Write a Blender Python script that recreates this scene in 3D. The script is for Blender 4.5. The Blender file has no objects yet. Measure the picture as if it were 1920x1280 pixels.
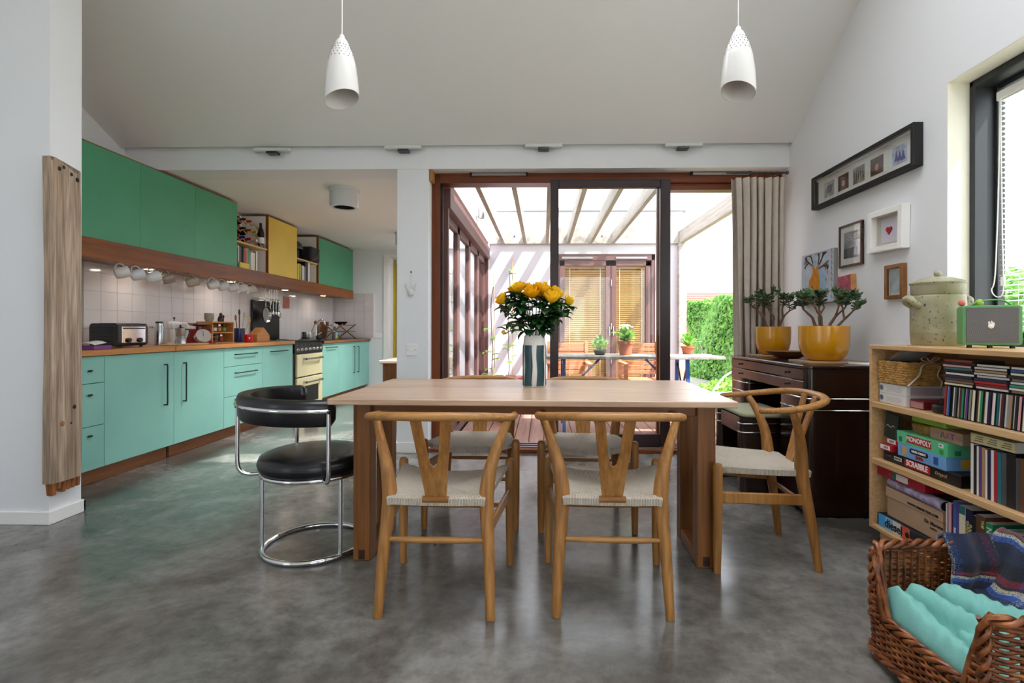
import bpy, bmesh, math, random
from mathutils import Vector, Matrix
PI = math.pi
S = bpy.context.scene
COL = S.collection

# ------------------------------------------------------------------ camera
cam_d = bpy.data.cameras.new('camera')
cam_d.sensor_fit = 'HORIZONTAL'
cam_d.sensor_width = 36.0
cam_d.lens = 36.0 * 960.0 / 1920.0
cam_d.shift_x = -(998.0 - 960.0) / 1920.0
cam_d.shift_y = -(640.0 - 617.0) / 1920.0
cam_d.clip_start = 0.05
cam = bpy.data.objects.new('camera', cam_d)
COL.objects.link(cam)
cam.location = (0, 0, 1.05)
cam.rotation_euler = (PI / 2, math.radians(-0.1), math.atan(20 / 960))
S.camera = cam

# ------------------------------------------------------------------ world, sun, exposure
W = bpy.data.worlds.new('sky')
W.use_nodes = True
S.world = W
bg = W.node_tree.nodes['Background']
bg.inputs['Color'].default_value = (0.90, 0.95, 1.03, 1)
bg.inputs['Strength'].default_value = 2.0
sun_d = bpy.data.lights.new('sun', 'SUN')
sun_d.energy = 7.0
sun_d.angle = math.radians(1.0)
sun_d.color = (1.0, 0.98, 0.95)
sun = bpy.data.objects.new('sun', sun_d)
COL.objects.link(sun)
sun.rotation_euler = Vector((-1.0, 0.55, -1.76)).to_track_quat('-Z', 'Y').to_euler()
S.view_settings.view_transform = 'Standard'
S.view_settings.look = 'None'
S.view_settings.exposure = 1.02
S.view_settings.gamma = 1.0
S.view_settings.use_curve_mapping = False
S.cycles.max_bounces = 10
S.cycles.diffuse_bounces = 6
S.cycles.glossy_bounces = 5
S.cycles.transparent_max_bounces = 16
S.cycles.caustics_reflective = False
S.cycles.caustics_refractive = False
S.cycles.sample_clamp_indirect = 6.0
S.cycles.use_denoising = True
DRUM, PUCK = 13.0, .3   # watts of the kitchen lamps

# ------------------------------------------------------------------ mesh helpers
def V(*a): return Vector(a)

class MB:
    def __init__(s): s.v = []; s.f = []
    def add(s, vs, fs):
        o = len(s.v); s.v += [tuple(v) for v in vs]; s.f += [tuple(i + o for i in f) for f in fs]; return s
    def box(s, x0, x1, y0, y1, z0, z1):
        x0, x1 = min(x0, x1), max(x0, x1); y0, y1 = min(y0, y1), max(y0, y1); z0, z1 = min(z0, z1), max(z0, z1)
        vs = [(x0,y0,z0),(x1,y0,z0),(x1,y1,z0),(x0,y1,z0),(x0,y0,z1),(x1,y0,z1),(x1,y1,z1),(x0,y1,z1)]
        return s.add(vs, [(3,2,1,0),(4,5,6,7),(0,1,5,4),(1,2,6,5),(2,3,7,6),(3,0,4,7)])
    def obox(s, c, size, R=None):
        a = MB().box(-size[0]/2, size[0]/2, -size[1]/2, size[1]/2, -size[2]/2, size[2]/2)
        R = R or Matrix.Identity(3)
        return s.add([R @ Vector(v) + Vector(c) for v in a.v], a.f)
    def bar(s, p0, p1, w, h, up=(0,0,1)):
        p0, p1 = Vector(p0), Vector(p1); d = (p1 - p0); L = d.length; d.normalize()
        u = Vector(up); x = d.cross(u)
        if x.length < 1e-5: x = d.cross(Vector((1,0,0)))
        x.normalize(); z = x.cross(d)
        R = Matrix((x, d, z)).transposed()
        return s.obox((p0 + p1) / 2, (w, L, h), R)
    def tube(s, pts, r, n=8, closed=False, caps=True, flat=1.0, up=None):
        pts = [Vector(p) for p in pts]; m = len(pts)
        rr = r if isinstance(r, (list, tuple)) else [r] * m
        T = []
        for i in range(m):
            a = pts[i-1] if (i > 0 or closed) else pts[i]
            b = pts[(i+1) % m] if (i < m-1 or closed) else pts[i]
            T.append((b - a).normalized())
        ref = Vector(up) if up else (Vector((0,0,1)) if abs(T[0].z) < .9 else Vector((1,0,0)))
        x = T[0].cross(ref).normalized()
        vs = []
        for i in range(m):
            if up: x = T[i].cross(ref).normalized()
            else: x = (x - T[i] * x.dot(T[i])).normalized()
            y = x.cross(T[i])
            for k in range(n):
                a = 2*PI*k/n
                vs.append(pts[i] + (x*math.cos(a) + y*math.sin(a)*flat) * rr[i])
        fs = []
        for i in range(m if closed else m-1):
            j = (i+1) % m
            for k in range(n):
                l = (k+1) % n
                fs.append((i*n+k, i*n+l, j*n+l, j*n+k))
        if caps and not closed:
            fs.append(tuple(range(n-1, -1, -1))); fs.append(tuple(range((m-1)*n, m*n)))
        return s.add(vs, fs)
    def cyl(s, p0, p1, r0, r1=None, n=14, caps=True):
        return s.tube([p0, p1], [r0, r0 if r1 is None else r1], n, caps=caps)
    def lathe(s, prof, n=24, c=(0,0,0), sx=1.0, sy=1.0, cap0=True, cap1=True, R=None):
        vs = []; m = len(prof)
        for r, z in prof:
            for k in range(n):
                a = 2*PI*k/n
                p = Vector((r*math.cos(a)*sx, r*math.sin(a)*sy, z))
                if R: p = R @ p
                vs.append(p + Vector(c))
        fs = []
        for i in range(m-1):
            for k in range(n):
                l = (k+1) % n
                fs.append((i*n+k, i*n+l, (i+1)*n+l, (i+1)*n+k))
        if cap0 and prof[0][0] > 1e-6: fs.append(tuple(range(n-1, -1, -1)))
        if cap1 and prof[-1][0] > 1e-6: fs.append(tuple(range((m-1)*n, m*n)))
        return s.add(vs, fs)
    def prism(s, poly, t0, t1, M=None):
        # poly in local xy, extruded along local z from t0 to t1
        n = len(poly); M = M or Matrix.Identity(4)
        vs = [M @ Vector((p[0], p[1], t0)) for p in poly] + [M @ Vector((p[0], p[1], t1)) for p in poly]
        fs = [tuple(range(n-1, -1, -1)), tuple(range(n, 2*n))] + [(i, (i+1) % n, n+(i+1) % n, n+i) for i in range(n)]
        return s.add(vs, fs)
    def grid(s, nu, nv, fn, cu=False):
        vs = [fn(i/(nu if cu else nu-1), j/(nv-1)) for j in range(nv) for i in range(nu)]
        fs = []
        for j in range(nv-1):
            for i in range(nu if cu else nu-1):
                k = (i+1) % nu
                fs.append((j*nu+i, j*nu+k, (j+1)*nu+k, (j+1)*nu+i))
        return s.add(vs, fs)
    def ball(s, c, r, n=12, sx=1, sy=1, sz=1, R=None):
        m = max(4, n//2)
        prof = [(max(1e-5, r*math.sin(PI*i/m)), -r*math.cos(PI*i/m)*sz) for i in range(m+1)]
        return s.lathe(prof, n, c, sx, sy, False, False, R)
    def mesh(s, name):
        me = bpy.data.meshes.new(name)
        me.from_pydata(s.v, [], s.f)
        me.update()
        return me
    def build(s, name, mat=None, parent=None, smooth=0, bevel=0, loc=None, rot=None, seg=1, subd=0, solid=0, recalc=True):
        me = s.mesh(name)
        if recalc:
            b = bmesh.new(); b.from_mesh(me); bmesh.ops.recalc_face_normals(b, faces=b.faces); b.to_mesh(me); b.free()
        return obj(name, me, mat, parent, smooth, bevel, loc, rot, seg, subd, solid)

def obj(name, me, mat=None, parent=None, smooth=0, bevel=0, loc=None, rot=None, seg=1, subd=0, solid=0):
    if mat is not None and not me.materials: me.materials.append(mat)
    if smooth:
        me.polygons.foreach_set('use_smooth', [True] * len(me.polygons))
        me.set_sharp_from_angle(angle=math.radians(smooth))
    o = bpy.data.objects.new(name, me)
    COL.objects.link(o)
    if parent: o.parent = parent
    if loc: o.location = loc
    if rot: o.rotation_euler = rot
    if solid:
        md = o.modifiers.new('solid', 'SOLIDIFY'); md.thickness = solid; md.offset = 0
    if subd:
        md = o.modifiers.new('sub', 'SUBSURF'); md.levels = subd; md.render_levels = subd
    if bevel:
        md = o.modifiers.new('bev', 'BEVEL'); md.width = bevel; md.segments = seg; md.limit_method = 'ANGLE'; md.angle_limit = math.radians(40)
    return o

def tag(o, label=None, cat=None, group=None, kind=None):
    if label: o['label'] = label
    if cat: o['category'] = cat
    if group: o['group'] = group
    if kind: o['kind'] = kind
    return o
def thing(name, label, cat, loc=(0,0,0), rz=0, group=None):
    o = bpy.data.objects.new(name, None); o.empty_display_size = .1
    COL.objects.link(o); o.location = loc; o.rotation_euler = (0, 0, rz)
    return tag(o, label, cat, group)
def struct(o, label=None):
    o['kind'] = 'structure'
    if label: o['label'] = label
    return o
def copy_tree(o, parent=None):
    c = o.copy(); COL.objects.link(c); c.parent = parent
    for ch in list(o.children): copy_tree(ch, c)
    return c
def text(s, size, mat, parent, org, xd, yd, name='lettering', align='LEFT', depth=.0008, bold=0.0, sx=1.0):
    cu = bpy.data.curves.new(name, 'FONT'); cu.body = s; cu.size = size; cu.extrude = depth; cu.align_x = align; cu.align_y = 'CENTER'; cu.offset = bold; cu.resolution_u = 2
    t = bpy.data.objects.new(name, cu); COL.objects.link(t)
    bpy.context.view_layer.update()
    me = bpy.data.meshes.new_from_object(t)
    bpy.data.objects.remove(t)
    x = Vector(xd).normalized(); y = Vector(yd).normalized(); z = x.cross(y)
    M = Matrix((x*sx, y, z)).transposed().to_4x4(); M.translation = Vector(org)
    me.transform(M)
    me.name = name; me.materials.clear()
    return obj(name, me, mat, parent)
def curve(pts, n=6):
    # Catmull-Rom through the points
    P = [Vector(p) for p in pts]; out = []
    for i in range(len(P)-1):
        p0 = P[max(i-1, 0)]; p1 = P[i]; p2 = P[i+1]; p3 = P[min(i+2, len(P)-1)]
        for k in range(n):
            t = k/n
            out.append(.5*((2*p1) + (p2-p0)*t + (2*p0-5*p1+4*p2-p3)*t*t + (3*p1-p0-3*p2+p3)*t*t*t))
    out.append(P[-1]); return out
def lerp(a, b, t): return a + (b-a)*t
def rrect(x0, x1, y0, y1, r, n=4):
    out = []
    for cx, cy, a0 in ((x1-r, y1-r, 0), (x0+r, y1-r, 90), (x0+r, y0+r, 180), (x1-r, y0+r, 270)):
        for k in range(n+1):
            a = math.radians(a0 + 90*k/n); out.append((cx + r*math.cos(a), cy + r*math.sin(a)))
    return out

# ------------------------------------------------------------------ materials
def lin(c):
    if isinstance(c, str):
        c = [int(c[i:i+2], 16)/255 for i in (1, 3, 5)]
        return tuple((x/12.92 if x <= .04045 else ((x+.055)/1.055)**2.4) for x in c)
    return tuple(c)
def newmat(name):
    m = bpy.data.materials.new(name); m.use_nodes = True
    nt = m.node_tree; return m, nt, nt.nodes['Principled BSDF']
def N(nt, typ, **kw):
    n = nt.nodes.new(typ)
    for k, v in kw.items():
        if k in n.inputs.keys(): n.inputs[k].default_value = v
        else: setattr(n, k, v)
    return n
def coords(nt, scale=(1,1,1), kind='Object'):
    tc = N(nt, 'ShaderNodeTexCoord'); mp = N(nt, 'ShaderNodeMapping')
    mp.inputs['Scale'].default_value = scale
    nt.links.new(tc.outputs[kind], mp.inputs['Vector']); return mp.outputs['Vector']
def ramp(nt, stops):
    r = N(nt, 'ShaderNodeValToRGB'); e = r.color_ramp.elements
    while len(e) < len(stops): e.new(.5)
    for i, (p, c) in enumerate(stops): e[i].position = p; e[i].color = (*lin(c), 1)
    return r
def bump(nt, b, h, strength, dist=.002):
    bn = N(nt, 'ShaderNodeBump'); bn.inputs['Strength'].default_value = strength; bn.inputs['Distance'].default_value = dist
    nt.links.new(h, bn.inputs['Height']); nt.links.new(bn.outputs['Normal'], b.inputs['Normal'])
def mat(name, col, rough=.5, metal=0, spec=.5, coat=0, var=0, vs=8, bmp=0, bs=200, trans=0, emit=0):
    m, nt, b = newmat(name)
    c = lin(col)
    b.inputs['Base Color'].default_value = (*c, 1); b.inputs['Roughness'].default_value = rough
    b.inputs['Metallic'].default_value = metal; b.inputs['Specular IOR Level'].default_value = spec
    b.inputs['Coat Weight'].default_value = coat; b.inputs['Coat Roughness'].default_value = .08
    if var:
        n = N(nt, 'ShaderNodeTexNoise', Scale=vs, Detail=5.0); nt.links.new(coords(nt), n.inputs['Vector'])
        r = ramp(nt, [(.3, tuple(max(0, x*(1-var)) for x in c)), (.7, tuple(min(1, x*(1+var)) for x in c))])
        nt.links.new(n.outputs['Fac'], r.inputs['Fac']); nt.links.new(r.outputs['Color'], b.inputs['Base Color'])
    if bmp:
        n = N(nt, 'ShaderNodeTexNoise', Scale=bs, Detail=3.0); nt.links.new(coords(nt), n.inputs['Vector'])
        bump(nt, b, n.outputs['Fac'], bmp)
    if emit:
        b.inputs['Emission Color'].default_value = (*c, 1); b.inputs['Emission Strength'].default_value = emit
    return m
def wood(name, c1, c2, c3=None, scale=6, axis=0, rough=.45, stretch=.08, bmp=.15, fine=60, spec=.4, dark=.78):
    m, nt, b = newmat(name)
    sc = [1, 1, 1]; sc[axis] = stretch
    v = coords(nt, tuple(sc))
    n1 = N(nt, 'ShaderNodeTexNoise', Scale=scale, Detail=6.0, Roughness=.6, Distortion=.6)
    nt.links.new(v, n1.inputs['Vector'])
    r = ramp(nt, [(.28, c1), (.5, c2), (.74, c3 or c2)])
    nt.links.new(n1.outputs['Fac'], r.inputs['Fac'])
    n2 = N(nt, 'ShaderNodeTexNoise', Scale=fine, Detail=3.0); nt.links.new(v, n2.inputs['Vector'])
    r2 = ramp(nt, [(.35, (dark,dark,dark)), (.65, (1,1,1))]); nt.links.new(n2.outputs['Fac'], r2.inputs['Fac'])
    mx = N(nt, 'ShaderNodeMix', data_type='RGBA', blend_type='MULTIPLY'); mx.inputs[0].default_value = 1
    nt.links.new(r.outputs['Color'], mx.inputs[6]); nt.links.new(r2.outputs['Color'], mx.inputs[7])
    nt.links.new(mx.outputs[2], b.inputs['Base Color'])
    b.inputs['Roughness'].default_value = rough; b.inputs['Specular IOR Level'].default_value = spec
    if bmp: bump(nt, b, n2.outputs['Fac'], bmp, .001)
    return m
def glassmat(name, tint=(1,1,1), refl=1.0, rough=0.0):
    m, nt, b = newmat(name); nt.nodes.remove(b)
    out = nt.nodes['Material Output']
    t = N(nt, 'ShaderNodeBsdfTransparent'); t.inputs['Color'].default_value = (*tint, 1)
    g = N(nt, 'ShaderNodeBsdfGlossy'); g.inputs['Roughness'].default_value = rough
    fr = N(nt, 'ShaderNodeFresnel'); ge = N(nt, 'ShaderNodeNewGeometry'); mr = N(nt, 'ShaderNodeMapRange')
    mr.inputs['To Min'].default_value = 1.5; mr.inputs['To Max'].default_value = 1/1.5   # same reflectance from either face of the thin pane
    nt.links.new(ge.outputs['Backfacing'], mr.inputs['Value']); nt.links.new(mr.outputs[0], fr.inputs['IOR'])
    mu = N(nt, 'ShaderNodeMath', operation='MULTIPLY'); mu.inputs[1].default_value = refl
    nt.links.new(fr.outputs[0], mu.inputs[0])
    mx = N(nt, 'ShaderNodeMixShader')
    nt.links.new(mu.outputs[0], mx.inputs[0]); nt.links.new(t.outputs[0], mx.inputs[1]); nt.links.new(g.outputs[0], mx.inputs[2])
    nt.links.new(mx.outputs[0], out.inputs['Surface'])
    return m
def leafmat(name, col, col2, rough=.45, trans=.3):
    m, nt, b = newmat(name)
    n = N(nt, 'ShaderNodeTexNoise', Scale=7.0, Detail=3.0); nt.links.new(coords(nt), n.inputs['Vector'])
    r = ramp(nt, [(.35, col), (.65, col2)]); nt.links.new(n.outputs['Fac'], r.inputs['Fac'])
    nt.links.new(r.outputs['Color'], b.inputs['Base Color']); b.inputs['Roughness'].default_value = rough
    if trans:
        out = nt.nodes['Material Output']; tl = N(nt, 'ShaderNodeBsdfTranslucent'); nt.links.new(r.outputs['Color'], tl.inputs['Color'])
        mx = N(nt, 'ShaderNodeMixShader'); mx.inputs[0].default_value = trans
        nt.links.new(b.outputs[0], mx.inputs[1]); nt.links.new(tl.outputs[0], mx.inputs[2]); nt.links.new(mx.outputs[0], out.inputs['Surface'])
    return m

M = {}
M['wall'] = mat('white_plaster', '#e8e9ec', .75, bmp=.05, bs=120)
M['ceil'] = mat('ceiling_paint', '#eeeeec', .85, bmp=.06, bs=160)
M['white'] = mat('white_gloss_paint', '#f0efec', .35)
M['cream'] = mat('cream_paint', '#ece9da', .6)
def concrete():
    m, nt, b = newmat('polished_concrete')
    v = coords(nt)
    n1 = N(nt, 'ShaderNodeTexNoise', Scale=1.3, Detail=8.0, Roughness=.62, Distortion=.5); nt.links.new(v, n1.inputs['Vector'])
    r1 = ramp(nt, [(.3, '#484541'), (.45, '#686560'), (.58, '#878480'), (.75, '#a4a29c')]); nt.links.new(n1.outputs['Fac'], r1.inputs['Fac'])
    n2 = N(nt, 'ShaderNodeTexNoise', Scale=14.0, Detail=8.0, Roughness=.7); nt.links.new(v, n2.inputs['Vector'])
    r2 = ramp(nt, [(.32, (.5,.5,.48)), (.6, (1,1,1))]); nt.links.new(n2.outputs['Fac'], r2.inputs['Fac'])
    mx = N(nt, 'ShaderNodeMix', data_type='RGBA', blend_type='MULTIPLY'); mx.inputs[0].default_value = .8
    nt.links.new(r1.outputs['Color'], mx.inputs[6]); nt.links.new(r2.outputs['Color'], mx.inputs[7])
    nt.links.new(mx.outputs[2], b.inputs['Base Color'])
    rr = N(nt, 'ShaderNodeMapRange'); rr.inputs['To Min'].default_value = .10; rr.inputs['To Max'].default_value = .30
    nt.links.new(n1.outputs['Fac'], rr.inputs['Value']); nt.links.new(rr.outputs[0], b.inputs['Roughness'])
    b.inputs['Specular IOR Level'].default_value = .6
    bump(nt, b, n2.outputs['Fac'], .04, .002)
    return m
M['floor'] = concrete()
M['teal'] = mat('teal_laminate', '#86bfb2', .5, var=.05, vs=3)
M['green'] = mat('green_laminate', '#4c9873', .5, var=.05, vs=3)
M['yellow'] = mat('yellow_laminate', '#dcbc4a', .55, var=.06, vs=3)
M['ply'] = wood('birch_ply', '#c39a63', '#d3ae78', '#dcbc8a', 5, 1, .55)
M['shelfwood'] = wood('bookcase_wood', '#c79a68', '#d5ac7a', '#dbb688', 5, 1, .5)
M['worktop'] = wood('oak_worktop', '#a8693a', '#c98a4e', '#d69c62', 6, 1, .35)
M['beam'] = wood('dark_pine_beam', '#5c2e02', '#8a4a04', '#a25e0c', 5, 1, .35)
M['plinth'] = wood('plinth_wood', '#6b4022', '#96603a', '#a87048', 5, 1, .5)
M['weather'] = wood('weathered_wood', '#8a7260', '#bfa68f', '#dccab8', 14, 2, .85, .04, 1.0, 110, .3, .55)
M['weathercut'] = wood('broken_wood', '#6e3d1e', '#a86a3c', '#bf8450', 14, 2, .85, .1, .8, 50)
M['chair'] = wood('chair_oak', '#905c28', '#b37d42', '#c6945a', 6, 2, .38, .05, .15, 75, .4, .66)
M['chairx'] = wood('chair_oak_rail', '#905c28', '#b37d42', '#c6945a', 6, 0, .38, .05, .15, 75, .4, .66)
M['table'] = wood('table_top_wood', '#b8967a', '#ccac92', '#d6b8a0', 5, 0, .3, .07, .08, 50)
M['tleg'] = wood('table_leg_wood', '#653a1a', '#8e5a2c', '#a57040', 9, 2, .4, .04, .15, 70, .4, .68)
M['tlegx'] = wood('table_rail_wood', '#70431f', '#8e5a2c', '#9f6935', 7, 0, .42, .05, .1, 50)
M['doorwood'] = wood('door_hardwood', '#5c270c', '#7b3a14', '#8a451c', 6, 2, .35)
M['doorwoodx'] = wood('door_hardwood_header', '#5c270c', '#7b3a14', '#8a451c', 6, 0, .35)
M['doordark'] = mat('dark_stained_leaf', '#2e1a1c', .3, var=.15, vs=5)
M['mahog'] = wood('dark_mahogany', '#120703', '#1f0c06', '#2a1209', 6, 2, .22, .1, .05, 40, .6)
M['mahogx'] = wood('mahogany_front', '#26100a', '#41200f', '#542a15', 6, 1, .25, .1, .05, 40, .6)
M['chrome'] = mat('chrome', '#d8d8da', .08, 1)
M['steel'] = mat('brushed_steel', '#b8b8b8', .25, 1)
M['darksteel'] = mat('dark_steel', '#55565a', .3, 1)
M['leather'] = mat('black_leather', '#0d0d14', .28, spec=.5, bmp=.1, bs=90)
M['black'] = mat('black_plastic', '#0b0b0c', .35)
M['matteblack'] = mat('matte_black', '#101011', .6)
M['charcoal'] = mat('charcoal_frame', '#26292c', .45)
M['handle'] = mat('dark_handle', '#1d2a28', .4, .4)
M['glass'] = glassmat('window_glass', (.975, .985, .98), 1.0)
M['clear'] = glassmat('clear_glass', (.96, .97, .97), 1.0)
M['tilem'] = mat('white_glazed_tile', '#d9d3d2', .1, spec=.6)
M['grout'] = mat('tile_grout', '#b9b2ae', .8)
M['porcelain'] = mat('white_porcelain', '#e4e1df', .15)
M['red'] = mat('red_enamel', '#8e0f18', .2)
M['redpaper'] = mat('red_card', '#b3171f', .5)
M['paper'] = mat('white_paper', '#e8e5e0', .7)
M['kraft'] = mat('brown_card', '#b08f72', .75, var=.05, vs=9)
M['blind'] = mat('white_slat', '#f2f3ee', .45)
M['tanblind'] = mat('tan_wood_slat', '#b98a3f', .5, var=.12, vs=3)
M['outwood'] = wood('garden_teak', '#a5643f', '#c4825b', '#d19a74', 6, 0, .6)
M['greywood'] = wood('weathered_grey_timber', '#8f877e', '#b5aea4', '#c6c0b8', 8, 1, .75, .05, .4, 60)
M['deck'] = wood('deck_timber', '#7e5847', '#a3796a', '#b8938a', 6, 1, .6, .06, .3, 60)
M['render'] = mat('white_render', '#cbc8d0', .85, bmp=.2, bs=60)
M['brownframe'] = mat('brown_stained_frame', '#6b4a47', .5, var=.1, vs=4)
M['terracotta'] = mat('terracotta', '#b5694a', .75, var=.1, vs=10)
# ================================================================== the setting
XL, XR, YB, YK = -3.6, 2.06, 4.33, 8.75
mb = MB().prism([(-3.8,-3.4), (2.3,-3.4), (2.3,4.64), (-.86,4.64), (-.86,8.95), (-3.8,8.95)], -.12, 0)
struct(mb.build('floor', M['floor']), 'polished grey concrete floor with dark mottling')

# right wall with the window opening
mb = MB()
WY0, WY1, WZ0, WZ1 = -.35, 2.656, .97, 2.31
mb.box(XR, 2.30, -3.4, -3.0, 0, 5.7).box(XR, 2.30, -.75, WY0, 0, 5.7).box(XR, 2.30, -3.0, -.75, 2.4, 5.7).box(XR, 2.30, WY1, 4.64, 0, 5.7).box(XR, 2.30, WY0, WY1, 0, WZ0).box(XR, 2.30, WY0, WY1, WZ1, 5.7)
struct(mb.build('wall_right', M['wall']), 'white wall hung with small pictures')
wall_left = struct(MB().box(-3.8, XL, -.7, 8.95, 0, 5.2).box(-3.8, XL, -3.4, -2.9, 0, 5.2).box(-3.8, XL, -2.9, -.7, 0, .15).box(-3.8, XL, -2.9, -.7, 2.5, 5.2).build('wall_left', M['wall']), 'white kitchen wall with a tiled band above the worktop')
struct(MB().box(XL, XR, YB, 4.62, 2.41, 2.95).build('wall_back', M['wall']), 'white lintel wall over the kitchen opening and garden doors')
struct(MB().box(-1.244, -.974, YB, 4.62, 0, 2.41).build('wall_pier', M['wall'], bevel=.004), 'white pier between kitchen and garden doors')
struct(MB().box(XL, -2.645, 2.69, 2.88, 0, 4.2).build('wall_stub', M['wall']), 'grey-lit white wall end beside the kitchen')
# rear wall of the room, behind the camera, glazed doors added for fill light
mb = MB().box(-3.8, .4, -3.4, -3.2, 0, 5.2).box(1.6, 2.28, -3.4, -3.2, 0, 5.7).box(.4, 1.6, -3.4, -3.2, 2.3, 5.7)
struct(mb.build('wall_rear', M['wall']))
mb = MB()
for x in (.4, .96, 1.53): mb.box(x, x+.07, -3.33, -3.27, 0, 2.3)
mb.box(.4, 1.6, -3.33, -3.27, 2.23, 2.3).box(.4, 1.6, -3.33, -3.27, 0, .07)
mb = MB()
for y in (-2.9, -2.2, -1.5, -.77): mb.box(-3.75, -3.68, y, y+.07, .15, 2.5)
dleft = struct(mb.box(-3.75, -3.68, -2.9, -.7, 2.43, 2.5).box(-3.75, -3.68, -2.9, -.7, .15, .22).build('window_added_left', M['charcoal']))  # unseen window added to light the picture wall
MB().box(-3.717, -3.713, -2.85, -.75, .2, 2.45).build('pane', M['glass'], dleft)
dside = struct(MB().box(2.14, 2.2, -3.0, -2.93, 0, 2.4).box(2.14, 2.2, -.82, -.75, 0, 2.4).box(2.14, 2.2, -1.91, -1.84, 0, 2.4).box(2.14, 2.2, -3.0, -.75, 2.33, 2.4).box(2.14, 2.2, -3.0, -.75, 0, .07).build('window_added_right', M['charcoal']))  # unseen window added for fill daylight and sun bounce
MB().box(2.168, 2.172, -2.95, -.8, .06, 2.34).build('pane', M['glass'], dside)
d_rear = struct(mb.build('door_added_rear', M['charcoal']))  # rear opening added for daylight, out of view
MB().box(.45, 1.55, -3.302, -3.298, .06, 2.24).build('pane', M['glass'], d_rear)
# kitchen end wall with a doorway
mb = MB().box(XL, -2.66, YK, 8.95, 0, 2.5).box(-1.86, -.86, YK, 8.95, 0, 2.5).box(-2.66, -1.86, YK, 8.95, 2.27, 2.5)
wall_kb = struct(mb.build('wall_kitchen_end', M['wall']))
mb = MB().box(-2.74, -2.66, YK-.02, YK+.03, 0, 2.33).box(-1.86, -1.78, YK-.02, YK+.03, 0, 2.33).box(-2.66, -1.86, YK-.02, YK+.03, 2.27, 2.33).box(-2.66, -2.63, YK, 8.95, 0, 2.27).box(-1.89, -1.86, YK, 8.95, 0, 2.27)
struct(mb.build('trim_1', M['white'], bevel=.004), 'white doorway surround at the end of the kitchen')
M['olive'] = mat('olive_yellow_paint', '#b19a22', .5, var=.1, vs=3)
d4 = struct(MB().obox((-2.655, 9.34, 1.12), (.04, .76, 2.2), Matrix.Rotation(math.radians(5), 3, 'Z')).build('door_4', M['olive'], bevel=.004), 'mustard yellow door seen through the kitchen doorway')
MB().obox((-2.642, 9.34, 1.42), (.012, .5, .07), Matrix.Rotation(math.radians(5), 3, 'Z')).build('door_plate', M['charcoal'], d4)
struct(MB().box(-3.0, -1.5, 9.75, 9.85, 0, 2.5).box(-3.1, -3.0, 8.95, 9.85, 0, 2.5).box(-1.5, -1.4, 8.95, 9.85, 0, 2.5).box(-3.1, -1.4, 8.95, 9.85, -.1, 0).box(-3.1, -1.4, 8.95, 9.72, 2.5, 2.6).build('wall_hall', M['cream']))
# ceilings
def zc(x, y): return 2.70 + lerp(.52, .68, (x + 3.6) / 5.66) * (4.33 - y) if y >= .3 else zc(x, .3) - (.3 - y) * lerp(.45, .6, (x + 3.6) / 5.66)
xs = [-3.62, -2.6, -.8, .3, 1.9, 2.08]; ys = [4.34, 3.30, 2.86, 2.5, .4, .3, .1, -3.0, -3.25]
mb = MB(); idx = {}
for j, y in enumerate(ys):
    for i, x in enumerate(xs):
        idx[i, j] = len(mb.v); mb.v.append((x, y, zc(x, y)))
for j in range(len(ys)-1):
    for i in range(len(xs)-1):
        if (i, j) == (2, 1) or (j == 3 and i in (2, 3)) : continue
        mb.f.append((idx[i, j], idx[i+1, j], idx[i+1, j+1], idx[i, j+1]))
opal = MB().add([(x, y, zc(x, y)+.13) for y in (2.7, .3, -.2) for x in (-1.1, 2.2)], [(0, 1, 3, 2), (2, 3, 5, 4)])  # opal panes added out of view to brighten the room
def opalmat():
    m, nt, b = newmat('added_opal_glazing'); nt.nodes.remove(b); t = N(nt, 'ShaderNodeBsdfTranslucent'); t.inputs['Color'].default_value = (1, 1, 1, 1)
    nt.links.new(t.outputs[0], nt.nodes['Material Output'].inputs['Surface']); return m
M['opal'] = opalmat()  # diffusing sheet for the added light panes
o = mb.build('ceiling', M['ceil'], recalc=False)
opal.build('added_rooflight_pane', M['opal'], o, recalc=False)
MB().add([(x, y, zc(x, y)+.1) for x, y in ((-.85, 3.35), (.35, 3.35), (.35, 2.81), (-.85, 2.81))], [(0, 1, 2, 3)]).build('rooflight_glass', M['glass'], o, recalc=False)
md = o.modifiers.new('solid', 'SOLIDIFY'); md.thickness = .12; md.offset = 1.0
struct(o, 'sloping off-white ceiling rising towards the viewer')
mb = MB().box(XL, -1.95, 4.62, 8.95, 2.41, 2.62).box(-1.95, -1.02, 4.62, 4.85, 2.41, 2.62).box(-1.95, -1.36, 4.85, 6.1, 2.41, 2.62).box(-1.95, -1.7, 6.1, 7.0, 2.41, 2.62).box(-1.95, -1.02, 8.6, 8.95, 2.41, 2.62)
kc = struct(mb.build('ceiling_kitchen', M['ceil']), 'flat white kitchen ceiling')
MB().add([(-3.1, 8.9, 2.63), (-1.4, 8.9, 2.63), (-1.4, 9.9, 2.63), (-3.1, 9.9, 2.63)], [(0, 1, 2, 3)]).build('added_rooflight_pane', M['opal'], kc, recalc=False)  # opal pane added above the hall to brighten it
MB().add([(-1.95, 4.7, 2.63), (-1.02, 4.7, 2.63), (-1.02, 8.7, 2.63), (-1.95, 8.7, 2.63)], [(0, 1, 2, 3)]).build('added_rooflight_pane', M['opal'], kc, recalc=False)  # hidden opal pane added to brighten the kitchen
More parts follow.
